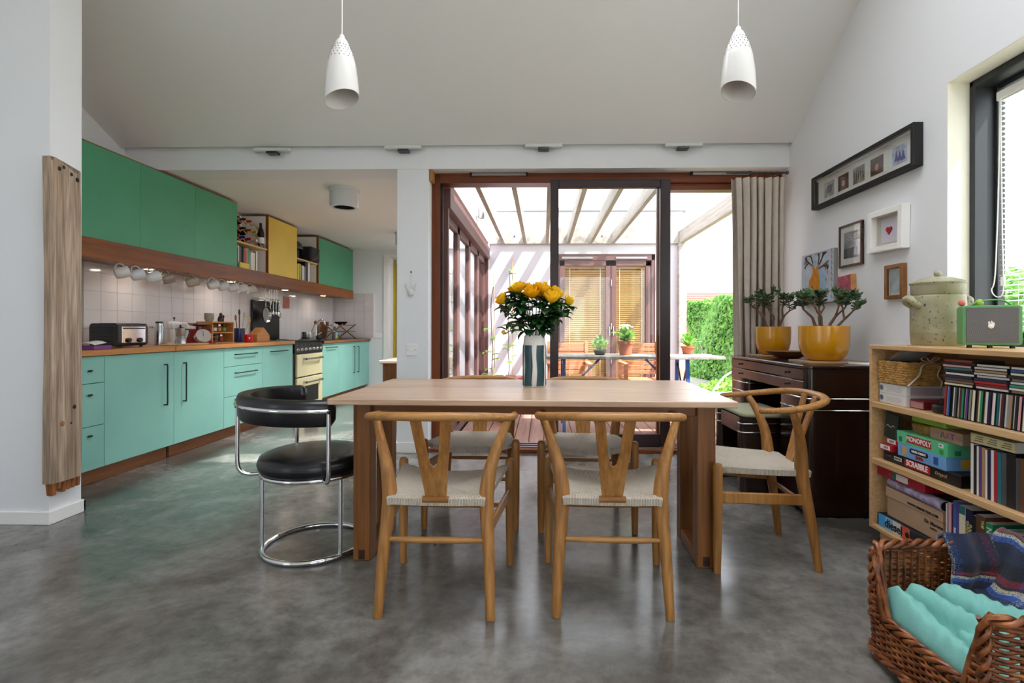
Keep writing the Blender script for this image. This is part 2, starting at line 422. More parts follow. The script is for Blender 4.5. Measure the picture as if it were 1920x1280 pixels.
# baseboards
struct(MB().box(XL, -2.63, 2.676, 2.69, 0, .07).box(-2.645, -2.63, 2.69, 2.895, 0, .07).box(XL, -2.63, 2.88, 2.895, 0, .07).build('baseboard_stub', M['white'], bevel=.003), 'white skirting round the wall end')
struct(MB().box(-1.258, -.974, YB-.014, YB, 0, .09).box(-1.258, -1.244, YB, 4.62, 0, .09).build('baseboard_pier', M['white'], bevel=.003), 'white skirting on the pier')
struct(MB().box(XR-.014, XR, -3.2, 4.33, 0, .09).build('baseboard_right', M['white'], bevel=.003))
struct(MB().box(-3.0+.1, -2.74, YK-.014, YK, 0, .09).build('baseboard_kitchen', M['white'], bevel=.003))

# wall tiles, each a part of the wall they are stuck on
tm = MB().box(-.0745, .0745, -.0745, .0745, 0, .006).mesh('tile'); tm.materials.append(M['tilem'])
def tiles(parent, origin, du, dv, nu, nv, R, w=.158, h=.15):
    for i in range(nu):
        for j in range(nv):
            t = bpy.data.objects.new('tile', tm); COL.objects.link(t); t.parent = parent
            t.location = Vector(origin) + Vector(du) * (w * (i + .5)) + Vector(dv) * (h * (j + .5))
            t.rotation_euler = R; t.scale = (w / .152, h / .152, 1)
MB().box(XL, XL+.002, 3.9, YK, .9, 1.65).build('tile_grout', M['grout'], wall_left)
tiles(wall_left, (XL+.002, 3.93, .9), (0,1,0), (0,0,1), 30, 5, (PI/2, 0, PI/2))
MB().box(XL+.01, -2.91, YK-.002, YK, .9, 1.66).build('tile_grout', M['grout'], wall_kb)
tiles(wall_kb, (XL+.012, YK-.002, .9), (1,0,0), (0,0,1), 4, 5, (PI/2, 0, 0), .17, .152)
struct(MB().box(-2.912, -2.904, YK-.01, YK, .9, 1.66).build('trim_2', M['white']))

# ------------------------------------------------------------------ sliding garden door
door = struct(MB().box(-.974, -.905, 4.46, 4.61, .03, 2.41).box(1.99, XR, 4.46, 4.61, .03, 2.41).build('door_1', M['doorwood'], bevel=.003), 'sliding garden door in a reddish hardwood frame')
MB().box(-.905, 1.99, 4.46, 4.61, 2.325, 2.41).box(1.08, 1.99, 4.5, 4.61, 2.27, 2.325).build('header', M['doorwoodx'], door, bevel=.003)
MB().box(-.974, XR, 4.345, 4.63, 0, .03).build('sill', M['doorwoodx'], door, bevel=.003)
MB().box(-.9, 1.99, 4.40, 4.415, .03, .042).box(-.9, 1.99, 4.455, 4.47, .03, .046).box(-.9, 1.99, 4.53, 4.545, .03, .046).build('track', M['steel'], door)
MB().box(-.905, -.885, 4.50, 4.53, .03, 2.325).build('seal', M['black'], door)
leaf = MB().box(.062, .135, 4.435, 4.49, .04, 2.345).box(1.012, 1.098, 4.435, 4.49, .04, 2.345).box(.135, 1.012, 4.435, 4.49, 2.275, 2.345).box(.135, 1.012, 4.435, 4.49, .04, .145).build('sliding_leaf', M['doordark'], door, bevel=.004)
MB().box(.13, 1.015, 4.461, 4.465, .14, 2.28).build('pane', M['glass'], leaf)
MB().box(1.005, 1.06, 4.535, 4.585, .04, 2.325).build('mullion', M['doorwood'], door, bevel=.003)

# ------------------------------------------------------------------ window in the right wall
win = struct(MB().box(2.17, 2.31, WY1-.03, WY1, WZ0, WZ1).box(2.17, 2.31, WY0, WY0+.03, WZ0, WZ1).box(2.17, 2.31, WY0, WY1, WZ1-.035, WZ1).box(2.17, 2.31, WY0, WY1, WZ0, WZ0+.04).build('window_1', M['charcoal'], bevel=.006), 'dark framed window with a white blind')
MB().box(2.27, 2.31, WY1-.05, WY1-.03, WZ0+.04, WZ1-.035).box(2.27, 2.31, WY0+.03, WY0+.05, WZ0+.04, WZ1-.035).box(2.27, 2.31, WY0+.05, WY1-.05, WZ1-.06, WZ1-.035).box(2.27, 2.31, WY0+.05, WY1-.05, WZ0+.04, WZ0+.07).build('sash', M['charcoal'], win, bevel=.003)
MB().box(2.288, 2.292, WY0+.04, WY1-.04, WZ0+.06, WZ1-.05).build('pane', M['glass'], win)
MB().box(XR+.001, 2.17, WY0, WY0+.003, WZ0, WZ1).box(XR+.001, 2.17, WY1-.003, WY1, WZ0, WZ1).box(XR+.001, 2.17, WY0, WY1, WZ1-.003, WZ1).box(XR+.001, 2.17, WY0, WY1, WZ0, WZ0+.003).build('reveal', M['cream'], win)
b = thing('venetian_blind', 'white venetian blind lowered inside the dark window frame', 'blind', (2.24, 1.645, 1.045))
BH = 1.125
MB().box(-.02, .02, -1.82, .915, BH, BH+.045).build('headrail', M['white'], b, bevel=.004)
sl = MB().grid(2, 5, lambda u, v: (lerp(-.0125, .0125, v), lerp(-1.81, .905, u), .003*math.sin(PI*v))).mesh('slat'); sl.materials.append(M['blind'])
for i in range(45):
    obj('slat', sl, None, b, loc=(0, 0, .02 + i*.025), rot=(0, math.radians(4), 0))
MB().box(-.012, .012, -1.81, .905, -.005, .012).build('bottom_rail', M['white'], b, bevel=.003)
for y in (-1.6, -.9, -.2, .5, .8):
    MB().cyl((-.013, y, 0), (-.013, y, BH), .0012, n=5).cyl((.013, y, 0), (.013, y, BH), .0012, n=5).build('ladder_cord', M['white'], b)
MB().tube(curve([(-.03,.88,BH), (-.032,.885,.7), (-.034,.90,.28), (-.034,.92,.2), (-.034,.885,.165), (-.034,.855,.2), (-.034,.86,.4), (-.03,.872,.8), (-.03,.876,BH)], 5), .0028, 6).build('pull_cord', M['white'], b, smooth=60)
MB().box(-.04, -.028, .848, .866, .22, .26).build('cord_weight', M['white'], b, bevel=.002)

# ------------------------------------------------------------------ courtyard
deck = struct(MB().box(-.86, 2.9, 4.64, 8.25, -.12, -.045).build('floor_deck', M['greywood']), 'timber deck of the courtyard')
for i in range(26):
    x = -.85 + i*.144
    MB().box(x, x+.137, 4.645, 8.24, -.045, -.012).build('plank', M['deck'], deck, bevel=.003)
struct(MB().box(-30, 40, -40, 60, -.3, -.13).build('ground', mat('pale_ground', '#a09f90', .9, var=.2, vs=3)), 'grass around the house')
cw = struct(MB().box(-1.02, -.86, 4.62, 8.25, 2.41, 2.95).box(-1.02, -.86, 8.05, 8.95, 0, 2.41).build('wall_courtyard_side', M['render']))
# folding glazed doors between kitchen and courtyard
fold = struct(MB().box(-1.0, -.84, 4.625, 8.06, 2.15, 2.33).box(-1.0, -.86, 4.625, 4.68, 0, 2.15).box(-1.0, -.86, 8.0, 8.06, 0, 2.15).box(-1.0, -.86, 4.625, 8.06, -.02, .03).build('door_2', M['brownframe'], bevel=.004), 'folding glazed doors with brown frames along the courtyard')
for i in range(4):
    y0 = 4.685 + i*.83; y1 = y0 + .82
    l = MB().box(-.96, -.91, y0, y0+.065, .03, 2.15).box(-.96, -.91, y1-.065, y1, .03, 2.15).box(-.96, -.91, y0, y1, 2.07, 2.15).box(-.96, -.91, y0, y1, .03, .14).build('folding_leaf', M['brownframe'], fold, bevel=.003)
    MB().box(-.937, -.933, y0+.06, y1-.06, .13, 2.08).build('pane', M['glass'], l)
# far wall with a glazed door pair
wc = struct(MB().box(-.86, .2, 8.25, 8.45, 0, 2.95).box(1.8, 2.24, 8.25, 8.45, 0, 2.95).box(.2, 1.8, 8.25, 8.45, 2.26, 2.95).build('wall_courtyard_end', M['render']), 'white rendered courtyard wall striped with sunlight')
MB().box(-.9, 2.3, 8.22, 8.5, 2.95, 3.0).build('coping', M['steel'], wc)
fd = struct(MB().box(.2, .26, 8.26, 8.36, 0, 2.26).box(1.74, 1.8, 8.26, 8.36, 0, 2.26).box(.2, 1.8, 8.26, 8.36, 2.16, 2.26).build('door_5', M['brownframe'], bevel=.004), 'brown framed glazed doors with tan blinds across the courtyard')
for x0, x1 in ((.27, 1.09), (1.10, 1.73)):
    l = MB().box(x0, x0+.08, 8.27, 8.33, .02, 2.16).box(x1-.08, x1, 8.27, 8.33, .02, 2.16).box(x0, x1, 8.27, 8.33, 2.07, 2.16).box(x0, x1, 8.27, 8.33, .02, .2).build('door_leaf', M['brownframe'], fd, bevel=.003)
    MB().box(x0+.07, x1-.07, 8.298, 8.302, .19, 2.08).build('pane', M['glass'], l)
    MB().cyl((x1-.02 if x0 < 1 else x0+.03, 8.262, .95), (x1-.02 if x0 < 1 else x0+.03, 8.262, 1.1), .011, n=8).build('handle', M['steel'], l)
for z in (.5, 1.05, 1.75):
    MB().cyl((1.095, 8.258, z), (1.095, 8.258, z+.1), .012, n=8).build('hinge', M['steel'], fd)
for x in (.55, 1.42):
    MB().box(x-.25, x+.25, 8.245, 8.262, 2.185, 2.215).build('trickle_slot', M['steel'], fd)
bs = []
for k, (x0, x1, lab) in enumerate(((.33, 1.03, 'tan slatted blind behind the courtyard door nearer the rose vase'), (1.16, 1.67, 'narrower tan slatted blind behind the second courtyard door'))):
    b = thing('slatted_blind', lab, 'blind', (0, 8.31, .2), group='tan blinds across the courtyard')
    MB().box(x0, x1, 0, .03, 1.83, 1.87).build('headrail', M['tanblind'], b)
    me = MB().obox(((x0+x1)/2, 0, 0), (x1-x0, .038, .003), Matrix.Rotation(math.radians(68), 3, 'X')).mesh('slat'); me.materials.append(M['tanblind'])
    for i in range(55): obj('slat', me, None, b, loc=(0, .015, .02 + i*.0328))
    for fx in (.15, .85):
        xx = lerp(x0, x1, fx); MB().box(xx-.004, xx+.004, -.004, -.002, 0, 1.83).build('ladder_tape', M['white'], b)
struct(MB().box(.1, 1.9, 8.6, 8.7, 0, 2.5).box(.1, 1.9, 8.45, 8.7, 2.4, 2.5).build('wall_far_room', M['tanblind']))
# pergola
pg = thing('pergola', 'whitened timber pergola rafters over the courtyard', 'pergola', (0, 4.64, 2.42))
for x in (-.636, -.284, .065, .41, .765, 1.12):
    MB().box(x-.025, x+.025, 0, 3.57, 0, .17).build('rafter', M['greywood'], pg, bevel=.004)
MB().box(2.17, 2.24, .0, 3.6, .0, .2).build('edge_beam', M['greywood'], pg, bevel=.004)
MB().box(-.86, 2.17, 3.57, 3.61, -.0, .26).build('wall_plate', M['greywood'], pg, bevel=.004)
MB().box(2.15, 2.27, 3.5, 3.62, -2.43, 0).build('post', M['greywood'], pg, bevel=.004)
for x in (-.46, .24, .94, 2.0):
    MB().cyl((x, 3.565, .12), (x, 3.575, .12), .014, n=8).build('bolt', M['darksteel'], pg)
l = thing('outdoor_wall_lamp', 'small cylindrical lamp on the courtyard side wall', 'lamp', (-.86, 6.6, 2.5))
MB().box(0, .03, -.03, .03, 0, .1).build('bracket', M['steel'], l)
MB().cyl((.06, 0, -.02), (.06, 0, .15), .04, n=16).build('body', M['steel'], l, smooth=40)
# neighbour house
nb = thing('neighbour_house', 'low house with a red tiled roof beyond the garden hedge', 'house', (4.9, 19.0, -.13))
M['brick'] = mat('red_brick', '#a5685a', .9, var=.15, vs=6)
MB().box(0, 8, 0, 4, 0, 1.5).build('wall', M['brick'], nb)
M['rooft'] = mat('roof_tile', '#a8655c', .85, var=.2, vs=9)
rf = MB().prism([(-.4, 1.45), (4.4, 1.45), (2.0, 2.75)], -.2, 8.2, Matrix(((0,0,1,0),(1,0,0,0),(0,1,0,0),(0,0,0,1)))).build('roof', M['rooft'], nb)
me = MB().obox((4, 0, 0), (8.4, .2, .035), Matrix.Rotation(math.radians(20), 3, 'X')).mesh('tile_course'); me.materials.append(M['rooft'])
for i in range(16):
    t = i/16; obj('tile_course', me, None, rf, loc=(0, lerp(-.42, 1.95, t), lerp(1.47, 2.75, t)))
# hedge made of many leaves
def leafcloud(name, matl, n, fn, size, seed, parent=None, aspect=.6, droop=.0):
    rg = random.Random(seed); mb = MB()
    for i in range(n):
        p, nn = fn(rg)
        nn = (Vector(nn) + Vector((rg.uniform(-.7,.7), rg.uniform(-.7,.7), rg.uniform(-.5,.7)))).normalized()
        t = nn.cross(Vector((rg.uniform(-1,1), rg.uniform(-1,1), rg.uniform(-1,1)))).normalized(); bt = nn.cross(t)
        s = size*rg.uniform(.6, 1.3); p = Vector(p)
        mb.add([p - t*s, p + bt*s*aspect - nn*s*.15, p + t*s, p - bt*s*aspect - nn*s*.15], [(0,1,2), (0,2,3)])
    return mb.build(name, matl, parent, recalc=False)
M['hedge'] = leafmat('hedge_leaf', '#3f7a2c', '#8fc457', .5, .35)
hd = thing('hedge', 'tall clipped green hedge beyond the courtyard', 'hedge', (0, 0, -.13))
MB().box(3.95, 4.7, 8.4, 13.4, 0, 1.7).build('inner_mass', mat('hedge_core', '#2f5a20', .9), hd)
def hfn(r):
    if r.random() < .75:
        y = r.uniform(8.3, 13.5); z = r.uniform(0, 1.85 + .06*math.sin(y*3)); return (3.88 + r.uniform(-.1, .06) + .1*math.sin(y*2.3+z*3), y, z), (-1, -.3, .2)
    if r.random() < .5: return (r.uniform(3.8, 4.8), r.uniform(8.3, 13.5), 1.75 + r.uniform(-.05, .15)), (0, 0, 1)
    return (r.uniform(3.8, 4.8), 8.35 + r.uniform(-.1, .1), r.uniform(0, 1.8)), (0, -1, .2)
leafcloud('foliage', M['hedge'], 26000, hfn, .055, 5, hd)['kind'] = 'stuff'
M['lush'] = leafmat('lush_leaf', '#5c9a30', '#b4dd6c', .5, .4)
bush = thing('garden_bush', 'bright leafy shrubs growing beside the deck', 'shrub', (3.0, 6.9, -.13))
def bfn(r):
    a = r.uniform(0, 2*PI); u = r.random()**.5
    return (u*.75*math.cos(a), u*1.6*math.sin(a), r.uniform(0, .62)*(1.05-u*.5)), (math.cos(a)*.5, math.sin(a)*.5, 1)
leafcloud('foliage', M['lush'], 6000, bfn, .05, 9, bush)['kind'] = 'stuff'
for k in range(3):
    MB().tube([(-.5+.25*k+.55*math.cos(t*PI/10)*.9, -.6-.2*k, .1+.62*math.sin(t*PI/10)) for t in range(11)], .012, 6).build('hoop', M['white'], bush, smooth=60)
# greenery outside the right window
tr = thing('window_tree', 'green tree seen through the window blind', 'tree', (7.5, 7.5, -.13))
MB().tube([(0,0,0), (.05,0,1.0), (.0,.1,1.9)], [.12,.09,.05], 8).build('trunk', M['weather'], tr)
def tfn(r):
    a = r.uniform(0, 2*PI); b = r.uniform(-1, 1); q = (1-b*b)**.5; k = r.uniform(.5, 1)
    return (1.4*k*q*math.cos(a), 2.6*k*q*math.sin(a), 1.15 + 1.05*k*b), (q*math.cos(a), q*math.sin(a), b)
leafcloud('foliage', M['hedge'], 9000, tfn, .075, 11, tr)['kind'] = 'stuff'
# ================================================================== dining furniture
# table: top 1.65 x .85 at z .765
t = thing('dining_table', 'long pale oak dining table with closed loop legs holding the rose vase', 'table', (-.045, 2.475, 0), math.radians(-1.3))
MB().box(-.825, .825, -.425, -.002, .74, .765).build('tabletop_board', M['table'], t, bevel=.003)
MB().box(-.825, .825, .0, .425, .74, .765).build('tabletop_board', M['table'], t, bevel=.003)
for sx in (-1, 1):
    for sy in (-1, 1):
        MB().box(sx*.81, sx*.73, sy*.19, sy*.112, 0, .74).build('leg', M['tleg'], t, bevel=.004)
    MB().box(sx*.808, sx*.732, -.112, .112, 0, .055).build('foot_rail', M['tlegx'], t, bevel=.003)
    MB().box(sx*.808, sx*.732, -.112, .112, .68, .74).build('top_rail', M['tlegx'], t, bevel=.003)
    for sy in (-1, 1):
        MB().box(sx*.785, sx*.755, sy*.1905, sy*.18, .008, .05).build('dowel_end', M['mahogx'], t)
for sy in (-1, 1):
    MB().box(-.73, .73, sy*.17, sy*.145, .665, .74).build('apron', M['tlegx'], t, bevel=.003)

# Y-back chair
def seatmat():
    m, nt, b = newmat('paper_cord')
    v = coords(nt)
    sep = N(nt, 'ShaderNodeSeparateXYZ'); nt.links.new(v, sep.inputs[0])
    ax = N(nt, 'ShaderNodeMath', operation='ABSOLUTE'); nt.links.new(sep.outputs[0], ax.inputs[0])
    ay = N(nt, 'ShaderNodeMath', operation='ABSOLUTE'); nt.links.new(sep.outputs[1], ay.inputs[0])
    gt = N(nt, 'ShaderNodeMath', operation='GREATER_THAN'); nt.links.new(ax.outputs[0], gt.inputs[0]); nt.links.new(ay.outputs[0], gt.inputs[1])
    # cords run across each triangle's own edge: pick x or y for the ridge pattern
    mx = N(nt, 'ShaderNodeMix', data_type='FLOAT'); nt.links.new(gt.outputs[0], mx.inputs[0])
    nt.links.new(sep.outputs[0], mx.inputs[2]); nt.links.new(sep.outputs[1], mx.inputs[3])
    ml = N(nt, 'ShaderNodeMath', operation='MULTIPLY'); nt.links.new(mx.outputs[0], ml.inputs[0]); ml.inputs[1].default_value = 2*PI/.0058
    sn = N(nt, 'ShaderNodeMath', operation='SINE'); nt.links.new(ml.outputs[0], sn.inputs[0])
    n = N(nt, 'ShaderNodeTexNoise', Scale=60.0, Detail=3.0); nt.links.new(v, n.inputs['Vector'])
    ad = N(nt, 'ShaderNodeMath', operation='ADD'); nt.links.new(sn.outputs[0], ad.inputs[0]); nt.links.new(n.outputs['Fac'], ad.inputs[1])
    r = ramp(nt, [(0.0, '#7d6f5f'), (.35, '#b5a795'), (1.0, '#d9d0c2')])
    mr = N(nt, 'ShaderNodeMapRange'); mr.inputs['From Min'].default_value = -.9; mr.inputs['From Max'].default_value = 1.3
    nt.links.new(ad.outputs[0], mr.inputs['Value']); nt.links.new(mr.outputs[0], r.inputs['Fac'])
    nt.links.new(r.outputs['Color'], b.inputs['Base Color']); b.inputs['Roughness'].default_value = .8
    bump(nt, b, sn.outputs[0], .6, .002)
    return m
M['cord'] = seatmat()
def make_chair(label):
    t = thing('dining_chair', label, 'chair', group='Y-back wooden chairs round the table')
    # rear legs: floor foot -> seat -> under the arm
    for sx in (-1, 1):
        P = curve([(sx*.206,-.222,0), (sx*.197,-.195,.2), (sx*.186,-.168,.36), (sx*.184,-.158,.44), (sx*.197,-.150,.53), (sx*.226,-.125,.62), (sx*.258,-.088,.70)], 5)
        R = []
        for p in P:
            z = p.z
            R.append(lerp(.0165, .0215, z/.2) if z < .2 else lerp(.0215, .0285, (z-.2)/.25) if z < .45 else lerp(.0285, .0145, min(1, (z-.45)/.25)))
        MB().tube(P, R, 12).build('leg', M['chair'], t, smooth=50)
        Q = [(sx*.242,.222,0), (sx*.241,.221,.15), (sx*.24,.22,.36), (sx*.24,.22,.455), (sx*.24,.22,.468), (sx*.24,.22,.474)]
        MB().tube(Q, [.0155,.0195,.021,.021,.017,.007], 12).build('leg', M['chair'], t, smooth=50)
        MB().bar((sx*.194,-.18,.305), (sx*.238,.215,.325), .014, .048).build('side_stretcher', M['chair'], t, bevel=.004)
        for yy in (-.222, .222):
            xx = sx*(.206 if yy < 0 else .242); MB().cyl((xx, yy, 0), (xx, yy, .004), .0135, n=10).build('glide', M['black'], t)
    MB().tube([(-.192,-.188,.272), (-.1,-.19,.272), (0,-.19,.272), (.1,-.19,.272), (.192,-.188,.272)], [.008,.0115,.012,.0115,.008], 10).build('rear_stretcher', M['chairx'], t, smooth=50)
    MB().tube([(-.236,.22,.262), (0,.22,.262), (.236,.22,.262)], [.009,.0125,.009], 10).build('front_stretcher', M['chairx'], t, smooth=50)
    # bent arm rail
    half = [(.262,.055,.703), (.273,.0,.705), (.277,-.06,.709), (.270,-.13,.717), (.240,-.205,.729), (.18,-.262,.739), (.09,-.292,.744), (0,-.3,.745)]
    P = curve(half + [(-x, y, z) for x, y, z in half[-2::-1]], 4)
    n = len(P); R = [.0175 + .0015*math.cos(PI*(2*i/(n-1)-1)) for i in range(n)]
    R[0] = R[-1] = .008; R[1] = R[-2] = .0145
    MB().tube(P, R, 12, up=(0,0,1), flat=.85).build('arm_rail', M['chairx'], t, smooth=60)
    # Y shaped splat, leaning back, bent plywood
    prof = [(-.037,0),(.037,0),(.045,.07),(.055,.15),(.075,.305),(.036,.305),(.02,.17),(.012,.135),(0,.124),(-.012,.135),(-.02,.17),(-.036,.305),(-.075,.305),(-.055,.15),(-.045,.07)]
    mb = MB().prism(prof, -.007, .007, Matrix(((1,0,0,0),(0,0,1,0),(0,1,0,0),(0,0,0,1))))
    mb.v = [(x, y - .185 - .097*(max(z, 0)/.305), z*1.06 + .418) for x, y, z in mb.v]
    MB.build(mb, 'back_splat', M['chair'], t, bevel=.002)
    # woven seat
    mbs = MB()
    def seat(u, v):
        a, b2 = u*2-1, v*2-1
        hw = lerp(.182, .236, v); x = a*hw; y = b2*.2 + (.003 if b2 > 0 else -.003)
        e = max(abs(a), abs(b2)); cr = abs(a)**3
        z = .437 - .020*(1-e**2) + .026*cr*v**1.5 + .004*cr - .010*(1-a*a)*v**3 - (.010 if e > .985 else 0) - .008*math.exp(-((abs(a)-abs(b2))/.06)**2)*e*.6
        return (x, y, z)
    mbs.grid(21, 21, seat)
    def under(u, v):
        x, y, z = seat(u, v); return (x*.985, y*.985, z - .026)
    mbs.grid(21, 21, under)
    k = 441
    ring = [i for i in range(21)] + [20+21*j for j in range(1, 21)] + [440-i for i in range(1, 21)] + [420-21*j for j in range(1, 20)]
    for i in range(len(ring)):
        a, c = ring[i], ring[(i+1) % len(ring)]
        mbs.f.append((a, c, c+k, a+k))
    mbs.build('woven_seat', M['cord'], t, smooth=70)
    MB().tube([(-.048,-.197,.424), (.048,-.197,.424)], .0125, 10).build('rear_seat_rail', M['chairx'], t, smooth=50)
    return t
chs = [(-.39, 2.072, -1, 'Y-back oak chair with woven seat, back to viewer, beside the black leather stool'),
       (.262, 2.089, -1.4, 'Y-back oak chair with woven seat, back to viewer, nearer the dark sideboard'),
       (-.382, 2.907, 180, 'Y-back oak chair tucked behind the table, facing the viewer, close to the white pier'),
       (.237, 2.873, 179, 'Y-back oak chair tucked behind the table, facing the viewer, before the sliding door leaf'),
       (.985, 2.463, 88, 'Y-back oak chair seen from its side at the table end by the sideboard')]
c0 = None
for x, y, a, lab in chs:
    c = make_chair(lab) if c0 is None else copy_tree(c0)
    if c0 is None: c0 = c
    c['label'] = lab; c.location = (x, y, 0); c.rotation_euler = (0, 0, math.radians(a))

# round black stool chair with chrome tube
t = thing('leather_tub_chair', 'round black leather chair with curved back on a chrome tube frame', 'chair', (-1.105, 2.468, 0), math.radians(6))
def ring(r, z, a0=0, a1=360, n=48):
    return [(r*math.cos(math.radians(lerp(a0, a1, i/n))), r*math.sin(math.radians(lerp(a0, a1, i/n))), z) for i in range(n + (0 if a1-a0 == 360 else 1))]
MB().tube(ring(.232, .0125), .0125, 10, closed=True).build('base_ring', M['chrome'], t, smooth=60)
MB().tube(ring(.235, .372), .0105, 10, closed=True).build('seat_ring', M['chrome'], t, smooth=60)
for a in (195, 75, 315):
    p = (.232*math.cos(math.radians(a)), .232*math.sin(math.radians(a)))
    MB().cyl((*p, .012), (*p, .372), .0105, n=10).build('upright', M['chrome'], t, smooth=60)
MB().lathe([(.05,.372),(.215,.374),(.243,.385),(.252,.405),(.252,.43),(.243,.452),(.21,.464),(.12,.470),(.0,.472)], 40).build('seat_cushion', M['leather'], t, smooth=60)
MB().tube(ring(.2515, .418), .003, 6, closed=True).build('piping', M['leather'], t, smooth=60)
A0, A1 = 116, 304
def band(u, v):
    a = math.radians(lerp(A0, A1, u)); prof = [(.0,-.052),(.022,-.056),(.03,-.04),(.032,.0),(.036,.035),(.028,.055),(.0,.06),(-.024,.05),(-.028,.0),(-.022,-.045)]
    e = min(u, 1-u)*40; k = 1 if e >= 1 else .55+.45*math.sqrt(max(0, e))
    q = prof[int(round(v*10)) % 10]; r = .29 + q[0]*k + .012*math.cos((a-PI)*.9)
    return (r*math.cos(a), r*math.sin(a), .685 + q[1]*k + .012*math.cos(a-PI))
mb = MB().grid(49, 11, band)
mb.f.append(tuple(49*j for j in range(10))); mb.f.append(tuple(49*j+48 for j in range(9, -1, -1)))
mb.build('backrest', M['leather'], t, smooth=60)
MB().tube([(.333*math.cos(math.radians(a))-.004, .333*math.sin(math.radians(a)), .70+.012*math.cos(math.radians(a-180))) for a in range(A0+6, A1-5, 5)], .0095, 10).build('back_rail', M['chrome'], t, smooth=60)
for a in (A0+8, 196, A1-7):
    ca, sa = math.cos(math.radians(a)), math.sin(math.radians(a))
    MB().tube(curve([(.333*ca, .333*sa, .70), (.333*ca, .333*sa, .55), (.333*ca, .333*sa, .43), (.318*ca, .318*sa, .388), (.28*ca, .28*sa, .372), (.236*ca, .236*sa, .372)], 5), .0095, 10).build('arm_tube', M['chrome'], t, smooth=60)
    MB().ball((.338*ca, .338*sa, .69), .009, 8).build('screw_cap', M['black'], t, smooth=60)

# vase with yellow roses
t = thing('striped_vase', 'white cylindrical vase with dark teal upright stripes on the table', 'vase', (-.042, 2.55, .765))
t.scale = (1.13, 1.13, 1.2)
MB().lathe([(.0,0),(.046,0),(.05,.006),(.0515,.06),(.051,.16),(.047,.195),(.044,.212),(.04,.212),(.043,.19),(.046,.15),(.046,.02),(.0,.012)], 32).build('body', mat('vase_glaze', '#d6d3cf', .25), t, smooth=60)
M['vteal'] = mat('teal_glaze', '#123c44', .3, var=.3, vs=40)
def patch(a0, a1, z0, z1):
    def fn(u, v):
        a = math.radians(lerp(a0, a1, u) + 2.5*math.sin(v*7+a0)); z = lerp(z0, z1, v)
        r = (.0515 if z < .165 else .0515-.0045*(z-.165)/.035) + .0008; return (r*math.cos(a), r*math.sin(a), z)
    return MB().grid(7, 9, fn)
for a in (218, 282, 345, 50, 110, 165): patch(a, a+42, .006, .172).build('stripe', M['vteal'], t, smooth=60)
M['rose'] = leafmat('rose_petal', '#f2b800', '#ffe23a', .5, .35)
M['rleaf'] = leafmat('rose_leaf', '#123a1a', '#2a6426', .35, .15)
M['rstem'] = mat('rose_stem', '#2f5a20', .5)
def bloom(R, open_, rg):
    mb = MB()
    for k in range(19):
        lay = 0 if k < 4 else 1 if k < 10 else 2
        a = k*2.4 + rg.uniform(-.2, .2); w = (.9, .85, .8)[lay]; hh = R*(1.55, 1.5, 1.3)[lay]*rg.uniform(.92, 1.05)
        r0 = R*(.10, .16, .2)[lay]; rm = R*(.34, .62, .86)[lay]*(.55+.45*open_); rt = R*(.26, .66, 1.05)[lay]*(.5+.5*open_)
        def fn(u, v):
            b = (u*2-1)
            rr = r0 + (rm-r0)*math.sin(min(1, v*1.6)*PI/2) + (rt-rm)*max(0, v-.55)/.45
            ang = a + b*w*(.55+.45*math.sin(PI*(.15+.75*v)))
            z = v*hh*(1-.16*b*b*v) - (.10*R*open_ if lay == 2 else .03*R)*max(0, v-.8)*5*(1-.4*abs(b))
            rr += R*.05*(b*b)*v
            return (rr*math.cos(ang), rr*math.sin(ang), z)
        mb.grid(6, 6, fn)
    return mb
def leafv(mb, p, d, L, w, up=Vector((0,0,1))):
    d = Vector(d).normalized(); s = d.cross(up); s = s.normalized() if s.length > 1e-4 else Vector((1,0,0)); n = s.cross(d); p = Vector(p)
    pts = []
    for t_, k, h in ((0, 0, 0), (.3, .85, .02), (.6, 1, .03), (.85, .6, .0), (1.0, 0, -.06)):
        c = p + d*L*t_ + n*L*h*2
        pts.append((c - s*w*k + n*w*k*.3, c, c + s*w*k + n*w*k*.3))
    vs = [q for tr in pts for q in tr]
    fs = []
    for i in range(4): fs += [(3*i, 3*i+1, 3*i+4, 3*i+3), (3*i+1, 3*i+2, 3*i+5, 3*i+4)]
    mb.add(vs, fs)
rg = random.Random(4)
rs = [(-.148,.0,.385,.036,.9,(-.6,-.2,.75)),(-.105,.03,.425,.03,.8,(-.2,0,1)),(-.072,-.03,.43,.033,1.0,(-.2,-.3,1)),(-.04,.03,.435,.03,.9,(0,0,1)),
      (-.012,-.05,.405,.04,1.1,(0,-.4,1)),(.012,.02,.43,.034,1.0,(0,0,1)),(.038,-.03,.425,.036,1.0,(.1,-.2,1)),(.06,.03,.42,.032,.9,(.2,.1,1)),
      (.082,-.06,.385,.04,1.0,(.1,-.4,1)),(.098,0,.42,.03,.9,(.2,0,1)),(.112,-.02,.405,.03,.9,(.3,-.1,1)),(.162,-.01,.375,.032,.6,(.35,-.1,.9)),(-.145,-.03,.255,.015,.3,(-.5,-.2,.6)),(.03,.08,.40,.034,1,(0,.4,1)),(-.05,.09,.395,.034,1,(-.2,.4,1))]
